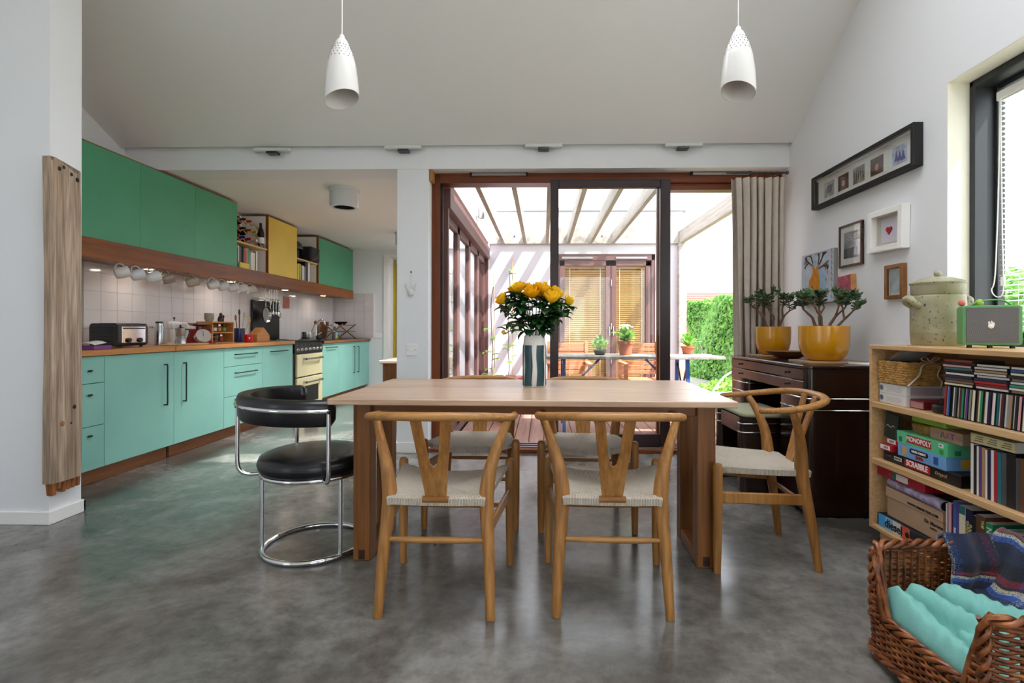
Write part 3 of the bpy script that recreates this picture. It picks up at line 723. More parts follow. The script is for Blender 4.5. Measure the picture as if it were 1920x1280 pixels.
rl = ['large yellow rose leaning out low on the kitchen side of the bouquet', 'yellow rose just above the low kitchen-side bloom', 'yellow rose in front, second in from the kitchen side', 'small yellow rose at the crown behind the front centre bloom',
      'large frilled yellow rose at the front centre of the bouquet', 'yellow rose at the crown just behind the centre bloom', 'yellow rose between the centre bloom and the big low front bloom', 'yellow rose peeking behind the crown towards the door leaf',
      'big round yellow rose low at the front towards the blinds', 'yellow rose at the crown above the big low front bloom', 'yellow rose at the crown edge beside the lone outer bud', 'lone yellow bud leaning away towards the courtyard blinds',
      'tiny half-open yellow bud low among the leaves', 'yellow rose hidden at the back of the bouquet, door side', 'yellow rose hidden at the back of the bouquet, kitchen side']
for i, (x, y, z, R, op, d) in enumerate(rs):
    lab = rl[i]
    r = thing('rose', lab, 'flower', (-.042, 2.55, .78), group='yellow roses in the striped vase')
    r.scale = (1.0, 1.05, 1.17)
    Rm = Vector(d).to_track_quat('Z', 'Y').to_matrix()
    mb = bloom(R*.92, op, rg); mb.v = [tuple(Rm @ Vector(v) + Vector((x, y, z-.045))) for v in mb.v]
    mb.build('bloom', M['rose'], r, smooth=60, recalc=False)
    base = Vector((x, y, z-.045)); foot = Vector((x*.12+rg.uniform(-.01,.01), y*.12, .0)); neck = Vector((x*.22, y*.22, .2))
    sp = curve([foot, neck, lerp(neck, base, .55)+Vector((x*.08, y*.08, .02)), base], 5)
    MB().tube(sp, .0024, 6).build('stem', M['rstem'], r, smooth=60)
    mbl = MB()
    for k in range(5):
        a = k*1.257; leafv(mbl, base, Rm @ Vector((math.cos(a)*.8, math.sin(a)*.8, .35)), R*.8, .006)
    mbl.build('sepals', M['rleaf'], r, recalc=False)
    for k in range(13 if i != 12 else 3):
        mbl = MB(); p = sp[int(lerp(len(sp)*.38, len(sp)-2, rg.random()))]
        a = math.atan2(y, x) + rg.uniform(-1.6, 1.6); q = Vector((math.cos(a), math.sin(a), rg.uniform(-.45, .35)))
        leafv(mbl, p, q, rg.uniform(.055, .095), rg.uniform(.019, .029)); mbl.build('leaf', M['rleaf'], r, smooth=60, recalc=False)

# pendants
def pendant(lab, x, y, zt, tilt):
    t = thing('pendant_lamp', lab, 'lamp', (x, y, zt), group='white pendant lamps')
    outer = [(.012,.002),(.022,-.004),(.034,-.03),(.05,-.07),(.062,-.12),(.07,-.18),(.0745,-.24),(.0745,-.2715)]
    n = 48; m = len(outer)
    vs = []
    for rr in (0, -.0035):
        for r, z in outer:
            for k in range(n):
                a = 2*PI*k/n
                zz = z if z > -.2 else z + (.025*math.cos(a + tilt))*((-z-.2)/.07)
                vs.append(((r+rr)*math.cos(a), (r+rr)*math.sin(a), zz))
    fs = []
    for i in range(m-1):
        for k in range(n):
            l = (k+1) % n
            fs.append((i*n+k, (i+1)*n+k, (i+1)*n+l, i*n+l)); fs.append((m*n+i*n+k, m*n+i*n+l, m*n+(i+1)*n+l, m*n+(i+1)*n+k))
    for k in range(n):
        l = (k+1) % n; fs.append(((m-1)*n+k, (2*m-1)*n+k, (2*m-1)*n+l, (m-1)*n+l))
    MB().add(vs, fs).build('shade', M['porcelain'], t, smooth=60)
    holes = MB()
    for row, z in enumerate((-.036, -.05, -.064, -.078, -.092)):
        r = .034 + (z+.03)/(-.04)*.016 if z > -.07 else .05 + (z+.07)/(-.05)*.012
        for k in range(18):
            a = 2*PI*(k + .5*(row % 2))/18; p = Vector((r*math.cos(a), r*math.sin(a), z)); nrm = Vector((math.cos(a), math.sin(a), .33)).normalized()
            holes.lathe([(.0026, 0), (.0022, .0009), (0, .0009)], 6, p + nrm*.0004, R=nrm.to_track_quat('Z','Y').to_matrix())
    holes.build('pierced_holes', M['darksteel'], t)['kind'] = 'stuff'
    MB().lathe([(.0,.022),(.008,.02),(.012,.012),(.013,0),(.0,-.002)], 16).build('cord_grip', M['white'], t, smooth=60)
    MB().cyl((0,0,.02), (0,0,zc(x,y)-zt), .0028, n=8).build('cord', M['white'], t, smooth=60)
    MB().cyl((0,0,zc(x,y)-zt-.035), (0,0,zc(x,y)-zt+.02), .05, n=20).build('ceiling_rose', M['white'], t, smooth=40)
    MB().ball((0,0,-.16), .03, 12).cyl((0,0,-.12),(0,0,-.03), .014).build('bulb', M['clear'], t, smooth=60)
pendant('white pierced ceramic pendant lamp hanging on the kitchen side of the table', -.912, 2.3, 2.36, .3)
pendant('white pierced ceramic pendant lamp hanging on the picture wall side of the table', .868, 2.3, 2.378, 2.6)

# four bar lights on the lintel
for x, z, lab in ((-2.29, 2.56, 'glass bar wall light on the lintel above the kitchen opening'), (-1.175, 2.572, 'glass bar wall light on the lintel above the white pier'), (.003, 2.58, 'glass bar wall light on the lintel above the rose vase'), (1.163, 2.58, 'glass bar wall light on the lintel beside the curtain end')):
    t = thing('wall_light', lab, 'lamp', (x, YB, z), group='bar lights on the lintel')
    MB().box(-.155, .155, -.075, -.035, -.014, .014).build('diffuser', mat('frosted_glass', '#d4d6d2', .3), t, bevel=.003)
    MB().box(-.045, .045, -.07, 0, -.032, -.014).build('bracket', M['darksteel'], t, bevel=.003)

# sideboard fittings -------------------------------------------------
t = thing('sideboard', 'dark glossy art deco sideboard with silver bands under the yellow pots', 'sideboard', (1.47, 2.88, 0))
SX, SY = .57, 1.16
MB().prism(rrect(.0, SX, 0, .34, .035), 0.03, .83).build('near_pedestal', M['mahog'], t, smooth=40)
MB().prism(rrect(.0, SX, .86, SY, .035), 0.03, .83).build('far_pedestal', M['mahog'], t, smooth=40)
MB().prism(rrect(-.012, SX, -.012, SY+.012, .04), .832, .85).build('top', M['mahog'], t, smooth=40, bevel=.004)
MB().box(.30, SX, .34, .86, .1, .83).build('back_panel', M['mahog'], t)
MB().box(.03, SX-.02, .02, SY-.02, 0, .03).build('plinth', M['mahog'], t)
for z0, z1, nm in ((.765, .828, 'drawer'), (.695, .76, 'drawer')):
    d = MB().box(-.006, .3, .03, SY-.03, z0, z1).build(nm, M['mahogx'], t, bevel=.004)
    for y in (.22, .94):
        MB().lathe([(.004,0),(.004,.008),(.009,.012),(.009,.016),(.0,.018)], 10, (-.006, y, (z0+z1)/2), R=Matrix.Rotation(-PI/2, 3, 'Y')).build('knob', M['darksteel'], d, smooth=50)
for z in (.60, .665):
    for y0, y1 in ((0, .34), (.86, SY)):
        MB().tube([(x, y, z) for x, y in rrect(-.002, SX-.01, y0-.002, y1+.002, .037)], .0045, 6, closed=True).build('silver_band', M['chrome'], t, smooth=50)
t = thing('low_stool', 'dark glossy stool with a pale green seat pushed under the sideboard', 'stool', (1.255, 3.26, 0))
for y0, y1 in ((0, .09), (.41, .5)):
    MB().prism(rrect(0, .34, y0, y1, .03), .02, .49).build('end_panel', M['mahog'], t, smooth=40)
    MB().box(.02, .32, y0+.012, y1-.012, 0, .02).build('foot', M['mahog'], t)
    for z in (.40, .455):
        MB().tube([(x, y, z) for x, y in rrect(-.002, .342, y0-.002, y1+.002, .032)], .004, 6, closed=True).build('silver_band', M['chrome'], t, smooth=50)
MB().box(.01, .33, .09, .41, .38, .485).build('rail', M['mahogx'], t, bevel=.006)
MB().prism(rrect(.012, .328, .012, .488, .04), .49, .52).build('seat_pad', mat('pale_green_fabric', '#a9a98c', .85, bmp=.3, bs=300), t, bevel=.01, seg=2, smooth=50)

# jade plants in yellow pots, wooden bowl
M['ypot'] = mat('yellow_glaze', '#c98a06', .18, coat=.4, var=.08, vs=5)
M['soil'] = mat('soil', '#2c2018', .95)
M['jade'] = leafmat('jade_leaf', '#26402c', '#557048', .25, 0)
M['jstem'] = mat('jade_stem', '#6b4f3c', .8, var=.2, vs=30)
def jade(lab, x, y, rp, hp, seed, hs, lean):
    t = thing('potted_jade_plant', lab, 'plant', (x, y, .858), group='jade plants in yellow pots')
    MB().lathe([(0,0),(rp*.6,0),(rp*.72,.01),(rp*.9,.045),(rp*.985,.09),(rp,.13),(rp,hp),(rp-.008,hp),(rp-.01,.1),(0,.02)], 40).build('pot', M['ypot'], t, smooth=50)
    MB().lathe([(0,hp-.03),(rp-.006,hp-.03)], 24, cap1=False).build('soil', M['soil'], t)
    rg = random.Random(seed); lv = MB(); br = MB()
    def lf(p, d):
        d = Vector(d).normalized(); L = rg.uniform(.026, .04); s = d.cross(Vector((rg.uniform(-1,1), rg.uniform(-1,1), 1))).normalized(); n = s.cross(d)
        R = Matrix((s, n, d)).transposed()
        lv.ball(Vector(p) + d*L*.55, L*.55, 8, .55, .22, 1.0, R)
    def whorl(p, d, n, up):
        a0 = rg.uniform(0, PI)
        for k in range(n):
            a = a0 + k*2*PI/n; lf(p, (math.cos(a), math.sin(a), up))
    def grow(p, d, L, r, dep):
        d = Vector(d).normalized(); q = p + d*L*.5 + Vector((rg.uniform(-1,1), rg.uniform(-1,1), .2))*L*.12; e = p + d*L + Vector((0,0,L*.1))
        br.tube([p, q, e], [r, r*.85, r*.7], 6)
        if dep <= 1:
            whorl(q, d, 2, .3); whorl(lerp(q, e, .5), d, 2, .5)
        if dep == 0:
            whorl(e, d, 4, .7); lf(e, d + Vector((0,0,.6))); return
        for k in range(2):
            a = rg.uniform(0, 2*PI); dd = d*1.0 + Vector((math.cos(a), math.sin(a), .25))*.8
            grow(e if k < 2 else q, dd, L*rg.uniform(.68, .92), r*.66, dep-1)
    for dx, dy, lx, ly in lean:
        grow(Vector((dx, dy, hp-.03)), (lx, ly, 1), hs, .011, 3)
    br.build('branches', M['jstem'], t, smooth=50); lv.build('leaves', M['jade'], t, smooth=60)['kind'] = 'stuff'
jade('bushy jade plant in the larger yellow pot by the bookcase', 1.755, 3.237, .142, .215, 3, .085, [(-.03,0,-.6,-.1), (.03,.0,.45,-.1), (.0,.03,.0,.3), (.05,-.02,.8,-.4), (-.02,-.02,-.25,-.3)])
jade('sparser jade plant in the yellow pot against the curtain', 1.775, 3.99, .127, .215, 8, .095, [(-.02,0,-.5,.1), (.03,.0,.5,-.1), (.0,-.02,-.1,-.2)])
for x, y, nm in ((1.755, 3.237, 'thin pale cork mat under the larger yellow pot'), (1.775, 3.99, 'thin pale cork mat under the pot against the curtain')):
    tag(MB().prism(rrect(-.16, .16, -.14, .13, .01), 0, .008).build('pot_mat', M['kraft'], loc=(x, y, .85)), nm, 'mat', 'mats under the pots')
t = tag(MB().lathe([(0,0),(.06,0),(.09,.012),(.13,.034),(.152,.05),(.146,.05),(.12,.033),(.08,.018),(0,.012)], 40).build('wooden_bowl', wood('bowl_wood', '#5d3a22', '#86593a', '#9c6d4a', 6, 0, .4), smooth=50, loc=(1.72, 3.62, .85)), 'shallow turned wooden bowl between the two yellow pots', 'bowl')
tag(MB().box(0, .21, 0, .15, 0, .006).build('paper_sheaf', M['paper'], loc=(1.83, 2.92, .85), rot=(0,0,.15)), 'pale papers lying flat on the sideboard by the bookcase', 'paper')

# curtain on its rod
t = thing('curtain', 'beige linen curtain gathered at the end of the garden door', 'curtain', (1.76, 4.22, 0))
def cur(u, v):
    z = lerp(.03, 2.285, v); x = lerp(-.19, .19, u) + .012*math.sin(z*2.1+u*5)*(1-v) + .045*(v**6)*(.5-u)*-1
    ph = u*2*PI*7.2 + .5*math.sin(z*1.3+u*3); amp = lerp(.05, .034, v)
    return (x + .012*math.cos(ph*2+z), amp*math.sin(ph) + .012*math.sin(ph*2.3+z*1.5), z)
M['linen'] = mat('beige_linen', '#c4b7aa', .9, var=.06, vs=20, bmp=.3, bs=500)
MB().grid(130, 26, cur).build('cloth', M['linen'], t, smooth=80, solid=.003, recalc=False)
t = thing('curtain_rod', 'dark metal curtain rod with rings above the garden door', 'curtain rod', (0, 4.22, 2.33))
MB().cyl((1.5, 0, 0), (1.985, 0, 0), .008, n=10).build('rod', M['darksteel'], t, smooth=50)
MB().lathe([(0,-.012),(.012,-.01),(.017,0),(.012,.01),(0,.012)], 12, (1.99, 0, 0), R=Matrix.Rotation(PI/2, 3, 'Y')).build('finial', M['darksteel'], t, smooth=50)
MB().cyl((1.93, .0, 0), (1.93, .11, .01), .006, n=8).build('bracket', M['darksteel'], t)
for k in range(8):
    x = 1.58 + k*.046; MB().tube([(x+.002*math.sin(a), .016*math.cos(a), .016*math.sin(a)-.006) for a in [i*PI/6 for i in range(12)]], .002, 5, closed=True).build('ring', M['darksteel'], t, smooth=50)
for x0, x1, lab in ((-.64, -.13, 'grey trickle vent on the door header above the open doorway'), (1.27, 1.79, 'grey trickle vent on the door header beside the curtain')):
    t = thing('trickle_vent', lab, 'vent', ((x0+x1)/2, 4.46, 2.395), group='trickle vents on the door header'); h = (x1-x0)/2
    MB().box(-h, h, -.02, 0, -.012, .012).build('cover', M['steel'], t, bevel=.003)
    for s_ in (-1, 1): MB().box(s_*h, s_*(h-.02), -.023, 0, -.014, .014).build('end_cap', M['black'], t)
tag(MB().box(-.014, .014, -.1, 0, -.05, .05).build('wooden_cleat', M['chair'], bevel=.004, loc=(-.958, 4.45, 2.365)), 'small wooden block high on the pier reveal by the door', 'block')
# pier: switch and hanging bird
t = thing('light_switch', 'white plastic light switch on the pier', 'switch', (-1.115, YB, .873))
MB().box(-.046, .046, -.009, 0, -.05, .05).build('plate', M['white'], t, bevel=.003)
MB().box(-.012, .012, -.014, -.008, -.014, .012).build('rocker', M['white'], t, bevel=.002)
for x in (-.03, .03): MB().cyl((x,-.0095,.0),(x,-.008,.0), .004, n=8).build('screw', M['darksteel'], t)
t = thing('hanging_bird', 'small white ceramic bird hanging from a nail on the pier', 'ornament', (-1.12, YB, 1.36))
MB().ball((0,-.02,0), .025, 12, 1.0, .6, 1.3).build('body', M['porcelain'], t, smooth=60)
for s_ in (-1, 1):
    MB().prism([(0,0),(s_*.035,.035),(s_*.052,.085),(s_*.02,.06)], -.026, -.019, Matrix(((1,0,0,0),(0,0,1,0),(0,1,0,0),(0,0,0,1)))).build('wing', M['porcelain'], t, bevel=.002)
MB().cyl((0,-.018,.02),(0,-.006,.17), .0008, n=4).build('thread', M['darksteel'], t)
MB().cyl((0,-.014,.175),(0,0,.172), .006, n=8).build('nail', M['darksteel'], t)
# ================================================================== kitchen
# weathered post on the wall end
t = thing('weathered_post', 'weathered driftwood post fixed upright on the white wall end', 'post', (-2.645, 2.642, .2))
def postf(u, v):
    a = u*2*PI; c, s_ = math.cos(a), math.sin(a)
    px = (abs(c)**.35)*(1 if c > 0 else -1)*.034; py = (abs(s_)**.35)*(1 if s_ > 0 else -1)*.088
    z = v*1.735; w = 1 + .05*math.sin(z*5+1) + .03*math.sin(z*13+a*2)
    topc = -.018*(py/.088)*v**30 - .025*max(0, math.sin(a*5+.6))*(v**40)
    return (.036 + px*w, .085 + py*(1 + .035*math.sin(z*3.7)) + .006*math.sin(z*2.2), z*.985 + topc + .03)
mb = MB().grid(40, 60, postf, cu=True)
mb.f.append(tuple(range(39, -1, -1))); mb.f.append(tuple(range(59*40, 60*40)))
mb.build('trunk', M['weather'], t, smooth=50)
rg = random.Random(2)
for k in range(6):
    y = .014 + k*.028; L = rg.uniform(.045, .075); MB().prism([(0,0),(.05,0),(.044,-L),(.008,-L*rg.uniform(.8,1))], y, y+.023, Matrix(((1,0,0,.008),(0,0,1,0),(0,1,0,.035),(0,0,0,1)))).build('splinter', M['weathercut'], t, bevel=.004)
for y, z, r in ((.12, .42, .010), (.05, .34, .012), (.1, .335, .006), (.03, 1.70, .010), (.055, 1.715, .008), (.10, 1.69, .009), (.135, 1.67, .011)):
    MB().ball((.0715, y, z), r, 10, .35, 1, 1.2).build('knot', M['matteblack'] if r != .012 else M['weathercut'], t, smooth=60)

def uhandle(parent, p0, p1, out=.028):
    p0, p1 = Vector(p0), Vector(p1); d = (p1-p0).normalized()*.012; o = Vector((out, 0, 0))
    MB().tube(curve([p0, p0+o*.75, p0+o+d, lerp(p0,p1,.5)+o, p1+o-d, p1+o*.75, p1], 4), .0055, 8).build('handle', M['handle'], parent, smooth=60)
FX = -2.99
def base_unit(lab, y0, y1, fronts, z1=.865):
    t = thing('base_cabinet', lab, 'cabinet', (0, y0, 0), group='teal base cabinets')
    w = y1-y0
    MB().box(-3.58, FX-.019, .003, w-.003, .11, z1).build('carcass', M['charcoal'], t)
    for nm, a, b2, zl, zh, hnd in fronts:
        f = MB().box(FX-.018, FX, a+.002, b2-.002, zl+.002, zh-.002).build(nm, M['teal'], t, bevel=.0015)
        if hnd[0] == 'v': uhandle(f, (FX, hnd[1], hnd[2]), (FX, hnd[1], hnd[3]))
        elif hnd[0] == 'h': uhandle(f, (FX, hnd[1], hnd[3]), (FX, hnd[2], hnd[3]))
        elif hnd[0] == 'k': MB().ball((FX+.012, hnd[1], hnd[2]), .012, 10, 1.0, 1.6, .6).build('handle', M['handle'], f, smooth=60)
    return t
base_unit('teal base cabinet of three drawers beside the weathered post', 2.95, 3.432, [('drawer', 0, .482, .685, .865, ('k', .36, .77)), ('drawer', 0, .482, .40, .685, ('k', .36, .61)), ('drawer', 0, .482, .11, .40, ('k', .36, .34))])
base_unit('teal base cabinet with one tall-handled door under the toaster', 3.432, 4.09, [('door', 0, .658, .11, .865, ('v', .55, .45, .765))])
base_unit('teal base cabinet with one tall-handled door under the red scales', 4.09, 4.74, [('door', 0, .65, .11, .865, ('v', .105, .45, .765))])
base_unit('teal base cabinet of three drawers under the spice rack', 4.74, 5.40, [('drawer', 0, .66, .685, .865, ('h', .17, .52, .80)), ('drawer', 0, .66, .40, .685, ('h', .17, .52, .62)), ('drawer', 0, .66, .11, .40, ('h', .17, .52, .36))])
base_unit('narrow-handled teal base cabinet beside the cooker, nearer the oak worktop', 5.40, 6.06, [('door', 0, .66, .11, .865, ('h', .16, .5, .80))])
base_unit('teal base cabinet with a short level handle just past the cooker', 6.87, 7.44, [('door', 0, .57, .11, .85, ('h', .12, .46, .79))], .85)
base_unit('teal double-door base cabinet at the far end under the sink', 7.44, 8.74, [('door', 0, .65, .11, .85, ('v', .57, .36, .77)), ('door', .65, 1.3, .11, .85, ('v', .75, .36, .77))], .85)
for y0, y1, lab in ((2.95, 4.10, 'wooden plinth board below the drawers by the weathered post'), (4.13, 6.06, 'wooden plinth board below the drawers under the spice rack'), (6.87, 8.74, 'wooden plinth board below the sink cabinet')):
    tag(MB().box(-3.08, -3.06, y0, y1, 0, .108).build('plinth_board', M['plinth'], bevel=.002), lab, 'plinth')
tag(MB().box(-3.59, -2.968, 2.95, 4.075, .868, .905).build('worktop', M['worktop'], bevel=.003), 'oiled oak worktop under the toaster', 'worktop')
tag(MB().box(-3.59, -2.962, 4.08, 6.06, .868, .905).build('worktop', M['worktop'], bevel=.003), 'oiled oak worktop under the spice rack and knife block', 'worktop')
t = thing('sink_worktop', 'dark worktop with a sink at the far end of the kitchen', 'worktop', (0, 6.87, .853))
MB().box(-3.59, -2.965, 0, 1.87, 0, .035).build('slab', M['matteblack'], t, bevel=.003)
MB().box(-3.4, -3.06, .75, 1.3, .035, .039).build('sink_rim', M['steel'], t, bevel=.002)
MB().box(-2.966, -2.96, .0, 1.87, .002, .034).build('edge_strip', M['plinth'], t)

# cooker
t = thing('cooker', 'black range cooker with two cream oven doors', 'cooker', (0, 6.068, 0))
MB().box(-3.57, -3.0, .003, .79, .03, .895).build('body', M['black'], t, bevel=.004)
MB().box(-3.55, -2.985, .02, .77, .895, .903).build('hob', M['black'], t, bevel=.003)
for x, y in ((-3.4, .2), (-3.4, .58), (-3.14, .2), (-3.14, .58)):
    MB().lathe([(.06,.903),(.06,.91),(.03,.915),(.0,.915)], 16, (x, y, 0)).build('burner', M['darksteel'], t, smooth=50)
MB().box(-3.0, -2.975, .01, .785, .745, .875).build('control_panel', M['black'], t, bevel=.003)
for k in range(7):
    y = .07 + k*.108
    MB().lathe([(.022,0),(.02,.014),(.012,.02),(.012,.03),(0,.03)], 12, (-2.975, y, .795), R=Matrix.Rotation(PI/2, 3, 'Y')).build('knob', M['steel'], t, smooth=50)
    MB().ball((-2.974, y, .85), .004, 6).build('marker', M['paper'], t)
M['creamen'] = mat('cream_enamel', '#e6dcae', .25)
for z0, z1, win in ((.46, .735, 0), (.07, .445, 1)):
    d = MB().box(-3.0, -2.97, .07, .77, z0, z1).build('oven_door', M['creamen'], t, bevel=.005)
    MB().tube([(-2.93, .22, z1-.06), (-2.93, .70, z1-.06)], .011, 8).box(-2.97, -2.925, .22, .25, z1-.075, z1-.045).box(-2.97, -2.925, .67, .70, z1-.075, z1-.045).build('handle', M['steel'], d, smooth=40)
    if win: MB().box(-2.971, -2.966, .25, .64, z0+.06, z1-.11).build('window', M['black'], d)
MB().box(-3.5, -3.03, .03, .76, 0, .03).build('foot_plate', M['black'], t)

# wall cabinets
UX = -3.24
def wall_unit(lab, y0, y1, m, open_=0):
    t = thing('wall_cabinet' if not open_ else 'open_wall_shelf', lab, 'cabinet' if not open_ else 'shelf', (0, y0, 1.702), group='wall cabinets over the worktop')
    w = y1-y0
    if not open_:
        MB().box(-3.58, UX-.019, .001, w-.001, 0, .675).build('carcass', M['white'], t)
        MB().box(UX-.018, UX, .001, w-.001, 0, .675).build('door', m, t, bevel=.0015)
        MB().box(-3.58, UX, .0, w, .675, .682).build('top_edge', M['beam'], t)
        MB().box(UX-.03, UX+.0005, -.0005, .012, 0, .675).build('edge_band', M['beam'] if y0 > 5.5 else m, t)
    else:
        MB().box(-3.58, -3.56, 0, w, 0, .675).build('back_panel', M['white'], t)
        MB().box(-3.56, UX-.01, 0, w, .27, .29).build('shelf', M['ply'], t, bevel=.002)
        MB().box(-3.56, UX-.01, 0, w, -.002, .006).build('bottom_board', M['ply'], t)
wall_unit('green wall cabinet closest to the weathered post', 3.0, 4.055, M['green'])
wall_unit('green wall cabinet, middle one of three over the oak worktop', 4.055, 4.705, M['green'])
wall_unit('green wall cabinet next to the shelf of wine bottles', 4.705, 5.36, M['green'])
wall_unit('open wall shelf with wine rack above and cookbooks below', 5.36, 5.97, None, 1)
wall_unit('yellow wall cabinet between the two open shelves', 5.97, 6.68, M['yellow'])
wall_unit('open wall shelf with a dark bag above and books below', 6.68, 7.32, None, 1)
wall_unit('green wall cabinet at the far end over the sink', 7.32, 8.66, M['green'])
bm = thing('wooden_beam', 'long dark pine beam running below the wall cabinets', 'beam', (0, 0, 1.555))
MB().box(-3.26, -3.222, 3.0, 8.64, 0, .145).build('face_board', M['beam'], bm, bevel=.003)
MB().box(-3.58, -3.26, 3.0, 8.64, .02, .04).build('under_board', M['beam'], bm)
M['lampon'] = mat('lit_lamp_lens', '#fff3dd', .4, emit=1.2)
for y, lab in ((4.3, 'small white puck light under the beam over the coffee pots'), (5.45, 'small white puck light under the beam over the blue pot'), (6.6, 'small white puck light under the beam over the cooker'), (7.75, 'small white puck light under the beam over the sink')):
    t = thing('puck_light', lab, 'lamp', (-3.36, y, 1.575), group='puck lights under the beam')
    MB().lathe([(.045,0),(.045,-.018),(.038,-.022)], 20, cap1=False).build('housing', M['white'], t, smooth=40)
    MB().lathe([(.038,-.0215),(0,-.0215)], 20).build('lens', M['lampon'], t)
for o in [o for o in bpy.data.objects if o.name.startswith('puck_light')]:
    ld = bpy.data.lights.new('puck_bulb', 'AREA'); ld.shape = 'DISK'; ld.size = .07; ld.energy = PUCK; ld.color = (1, .95, .88)
    lo = bpy.data.objects.new('puck_bulb', ld); COL.objects.link(lo); lo.parent = o; lo.location = (0, 0, -.026)
# ceiling drum lamps
for x, y, lab in ((-1.93, 4.93, 'grey-white drum ceiling lamp hanging close below the kitchen opening'), (-1.95, 7.2, 'grey-white drum ceiling lamp partly behind the pier')):
    t = thing('drum_ceiling_lamp', lab, 'lamp', (x, y, 2.41), group='drum ceiling lamps')
    MB().lathe([(.145,0),(.145,-.03),(.135,-.031),(.135,-.16),(.125,-.185),(.10,-.186),(.097,-.04),(.0,-.035)], 36, cap0=False).build('drum', M['steel'] if 0 else mat('grey_white_enamel', '#d4d6d6', .4), t, smooth=40)
    MB().lathe([(.0965,-.178),(.0955,-.06),(.06,-.045)], 28, cap0=False).build('reflector', M['darksteel'], t, smooth=60)
    MB().ball((0,0,-.06), .018, 12).build('bulb', M['lampon'], t, smooth=60)
    ld = bpy.data.lights.new('drum_bulb', 'AREA'); ld.shape = 'DISK'; ld.size = .17; ld.spread = math.radians(88); ld.energy = DRUM; ld.color = (1, .97, .93)
    lo = bpy.data.objects.new('drum_bulb', ld); COL.objects.link(lo); lo.parent = t; lo.location = (0, 0, -.1865)

# wine bottles and books on the open shelves
M['bottle'] = mat('dark_bottle_glass', '#10140c', .1, spec=.7)
rackm = wood('rack_wood', '#a06a3a', '#c08a54', None, 6, 1)
t = thing('wine_rack', 'small wavy wooden wine rack on the upper open shelf', 'rack', (-3.42, 5.38, 1.993))
for k in range(3):
    MB().tube([(.13, y*.02, .008 + k*.1 + .035*abs(math.sin(y*.02/.11*PI))) for y in range(0, 24)], .006, 5, up=(1,0,0)).tube([(-.05, y*.02, .008 + k*.1 + .035*abs(math.sin(y*.02/.11*PI))) for y in range(0, 24)], .006, 5, up=(1,0,0)).build('wavy_slat', rackm, t, smooth=60)
caps = ['#7a1020', '#1f3f9a', '#c02030', '#d8d8d8', '#8a5a2a', '#2a2a2a', '#b06020', '#c8b040', '#901828', '#3a2a20', '#c04010']
for k in range(3):
    for j in range(4):
        if k == 2 and j == 3: continue
        c = caps[(k*4+j) % 11]; nm = {'#7a1020':'wine-red','#1f3f9a':'blue','#c02030':'red','#d8d8d8':'silver','#8a5a2a':'bronze','#2a2a2a':'black','#b06020':'copper','#c8b040':'gold','#901828':'crimson','#3a2a20':'dark brown','#c04010':'orange'}[c]
        b = thing('wine_bottle', 'lying wine bottle with %s cap, %s tier of the wine rack' % (nm, ('bottom', 'middle', 'top')[k]), 'bottle', (-3.36, 5.43 + j*.112, 2.053 + k*.098), group='bottles in the wine rack')
        MB().lathe([(0,0),(.036,0),(.038,.01),(.038,.11),(.03,.14),(.014,.16)], 14, (-.17,0,0), R=Matrix.Rotation(PI/2, 3, 'Y')).build('glass', M['bottle'], b, smooth=50)
        MB().lathe([(.0145,.155),(.015,.205),(0,.206)], 12, (-.105,0,0), R=Matrix.Rotation(PI/2, 3, 'Y')).build('cap', mat('cap_'+nm.replace(' ','_'), c, .3, .4), b, smooth=50)
b = thing('wine_bottle', 'dark wine bottle standing upright beside the rack', 'bottle', (-3.30, 5.915, 1.993))
MB().lathe([(0,0),(.036,0),(.038,.01),(.038,.17),(.03,.21),(.014,.24),(.014,.29),(0,.29)], 16).build('glass', M['bottle'], b, smooth=50)
MB().lathe([(.0385,.05),(.0385,.12)], 16, cap0=False, cap1=False).build('paper_label', M['paper'], b, smooth=50)
def hexname(c): return c
BK = {'white':'#dcd8d2','grey':'#8a8a8c','dark grey':'#45474b','orange-red':'#a83c1a','green':'#1d8a5e','cream':'#d8cfb4','black':'#151517','maroon':'#5a1424','navy':'#14163e','blue':'#2c5fa8','light blue':'#7fb6d8','yellow':'#d8c030','lime':'#a8b020','tan':'#a8825c','pink':'#d8a0a8','teal':'#1c6a74','red':'#a81c24','purple':'#5a3a7a','brown':'#5c3c28'}
BM = {k: mat('cover_'+k.replace(' ', '_').replace('-', '_'), v, .45) for k, v in BK.items()}
def book(lab, x0, x1, y0, y1, z0, z1, col, group, cat='book', lean=0, spine='+x', nm='book'):
    t = thing(nm, lab, cat, ((x0+x1)/2, (y0+y1)/2, z0), group=group)
    if lean: t.rotation_euler = (lean, 0, 0)
    hx, hy, h = abs(x1-x0)/2, abs(y1-y0)/2, z1-z0
    s_ = 1 if spine == '+x' else -1
    c = min(.002, hy*.3)
    mb = MB().box(s_*hx, s_*(hx-c), -hy, hy, 0, h).box(-s_*hx, s_*(hx-c), -hy, -hy+c, 0, h).box(-s_*hx, s_*(hx-c), hy-c, hy, 0, h)
    mb.build('cover', BM[col], t)
    MB().box(-s_*(hx-.004), s_*(hx-c), -hy+c, hy-c, .003, h-.003).build('pages', M['paper'], t)
    return t
def row(spec, y, z, x0, x1, place, gap=.001, spine='+x'):
    rg = random.Random(len(spec)); n = {}
    for i, (col, w, h) in enumerate(spec):
        k = n.get(col, 0); n[col] = k+1
        book('%s%s-spined book standing %s' % (('', 'second ', 'third ', 'fourth ')[min(k, 3)], col.replace(' ', '-'), place), x0, x1-rg.uniform(0, .015), y+gap/2, y+w-gap/2, z, z+h, col, 'books '+place, spine=spine)
        y += w
    return y
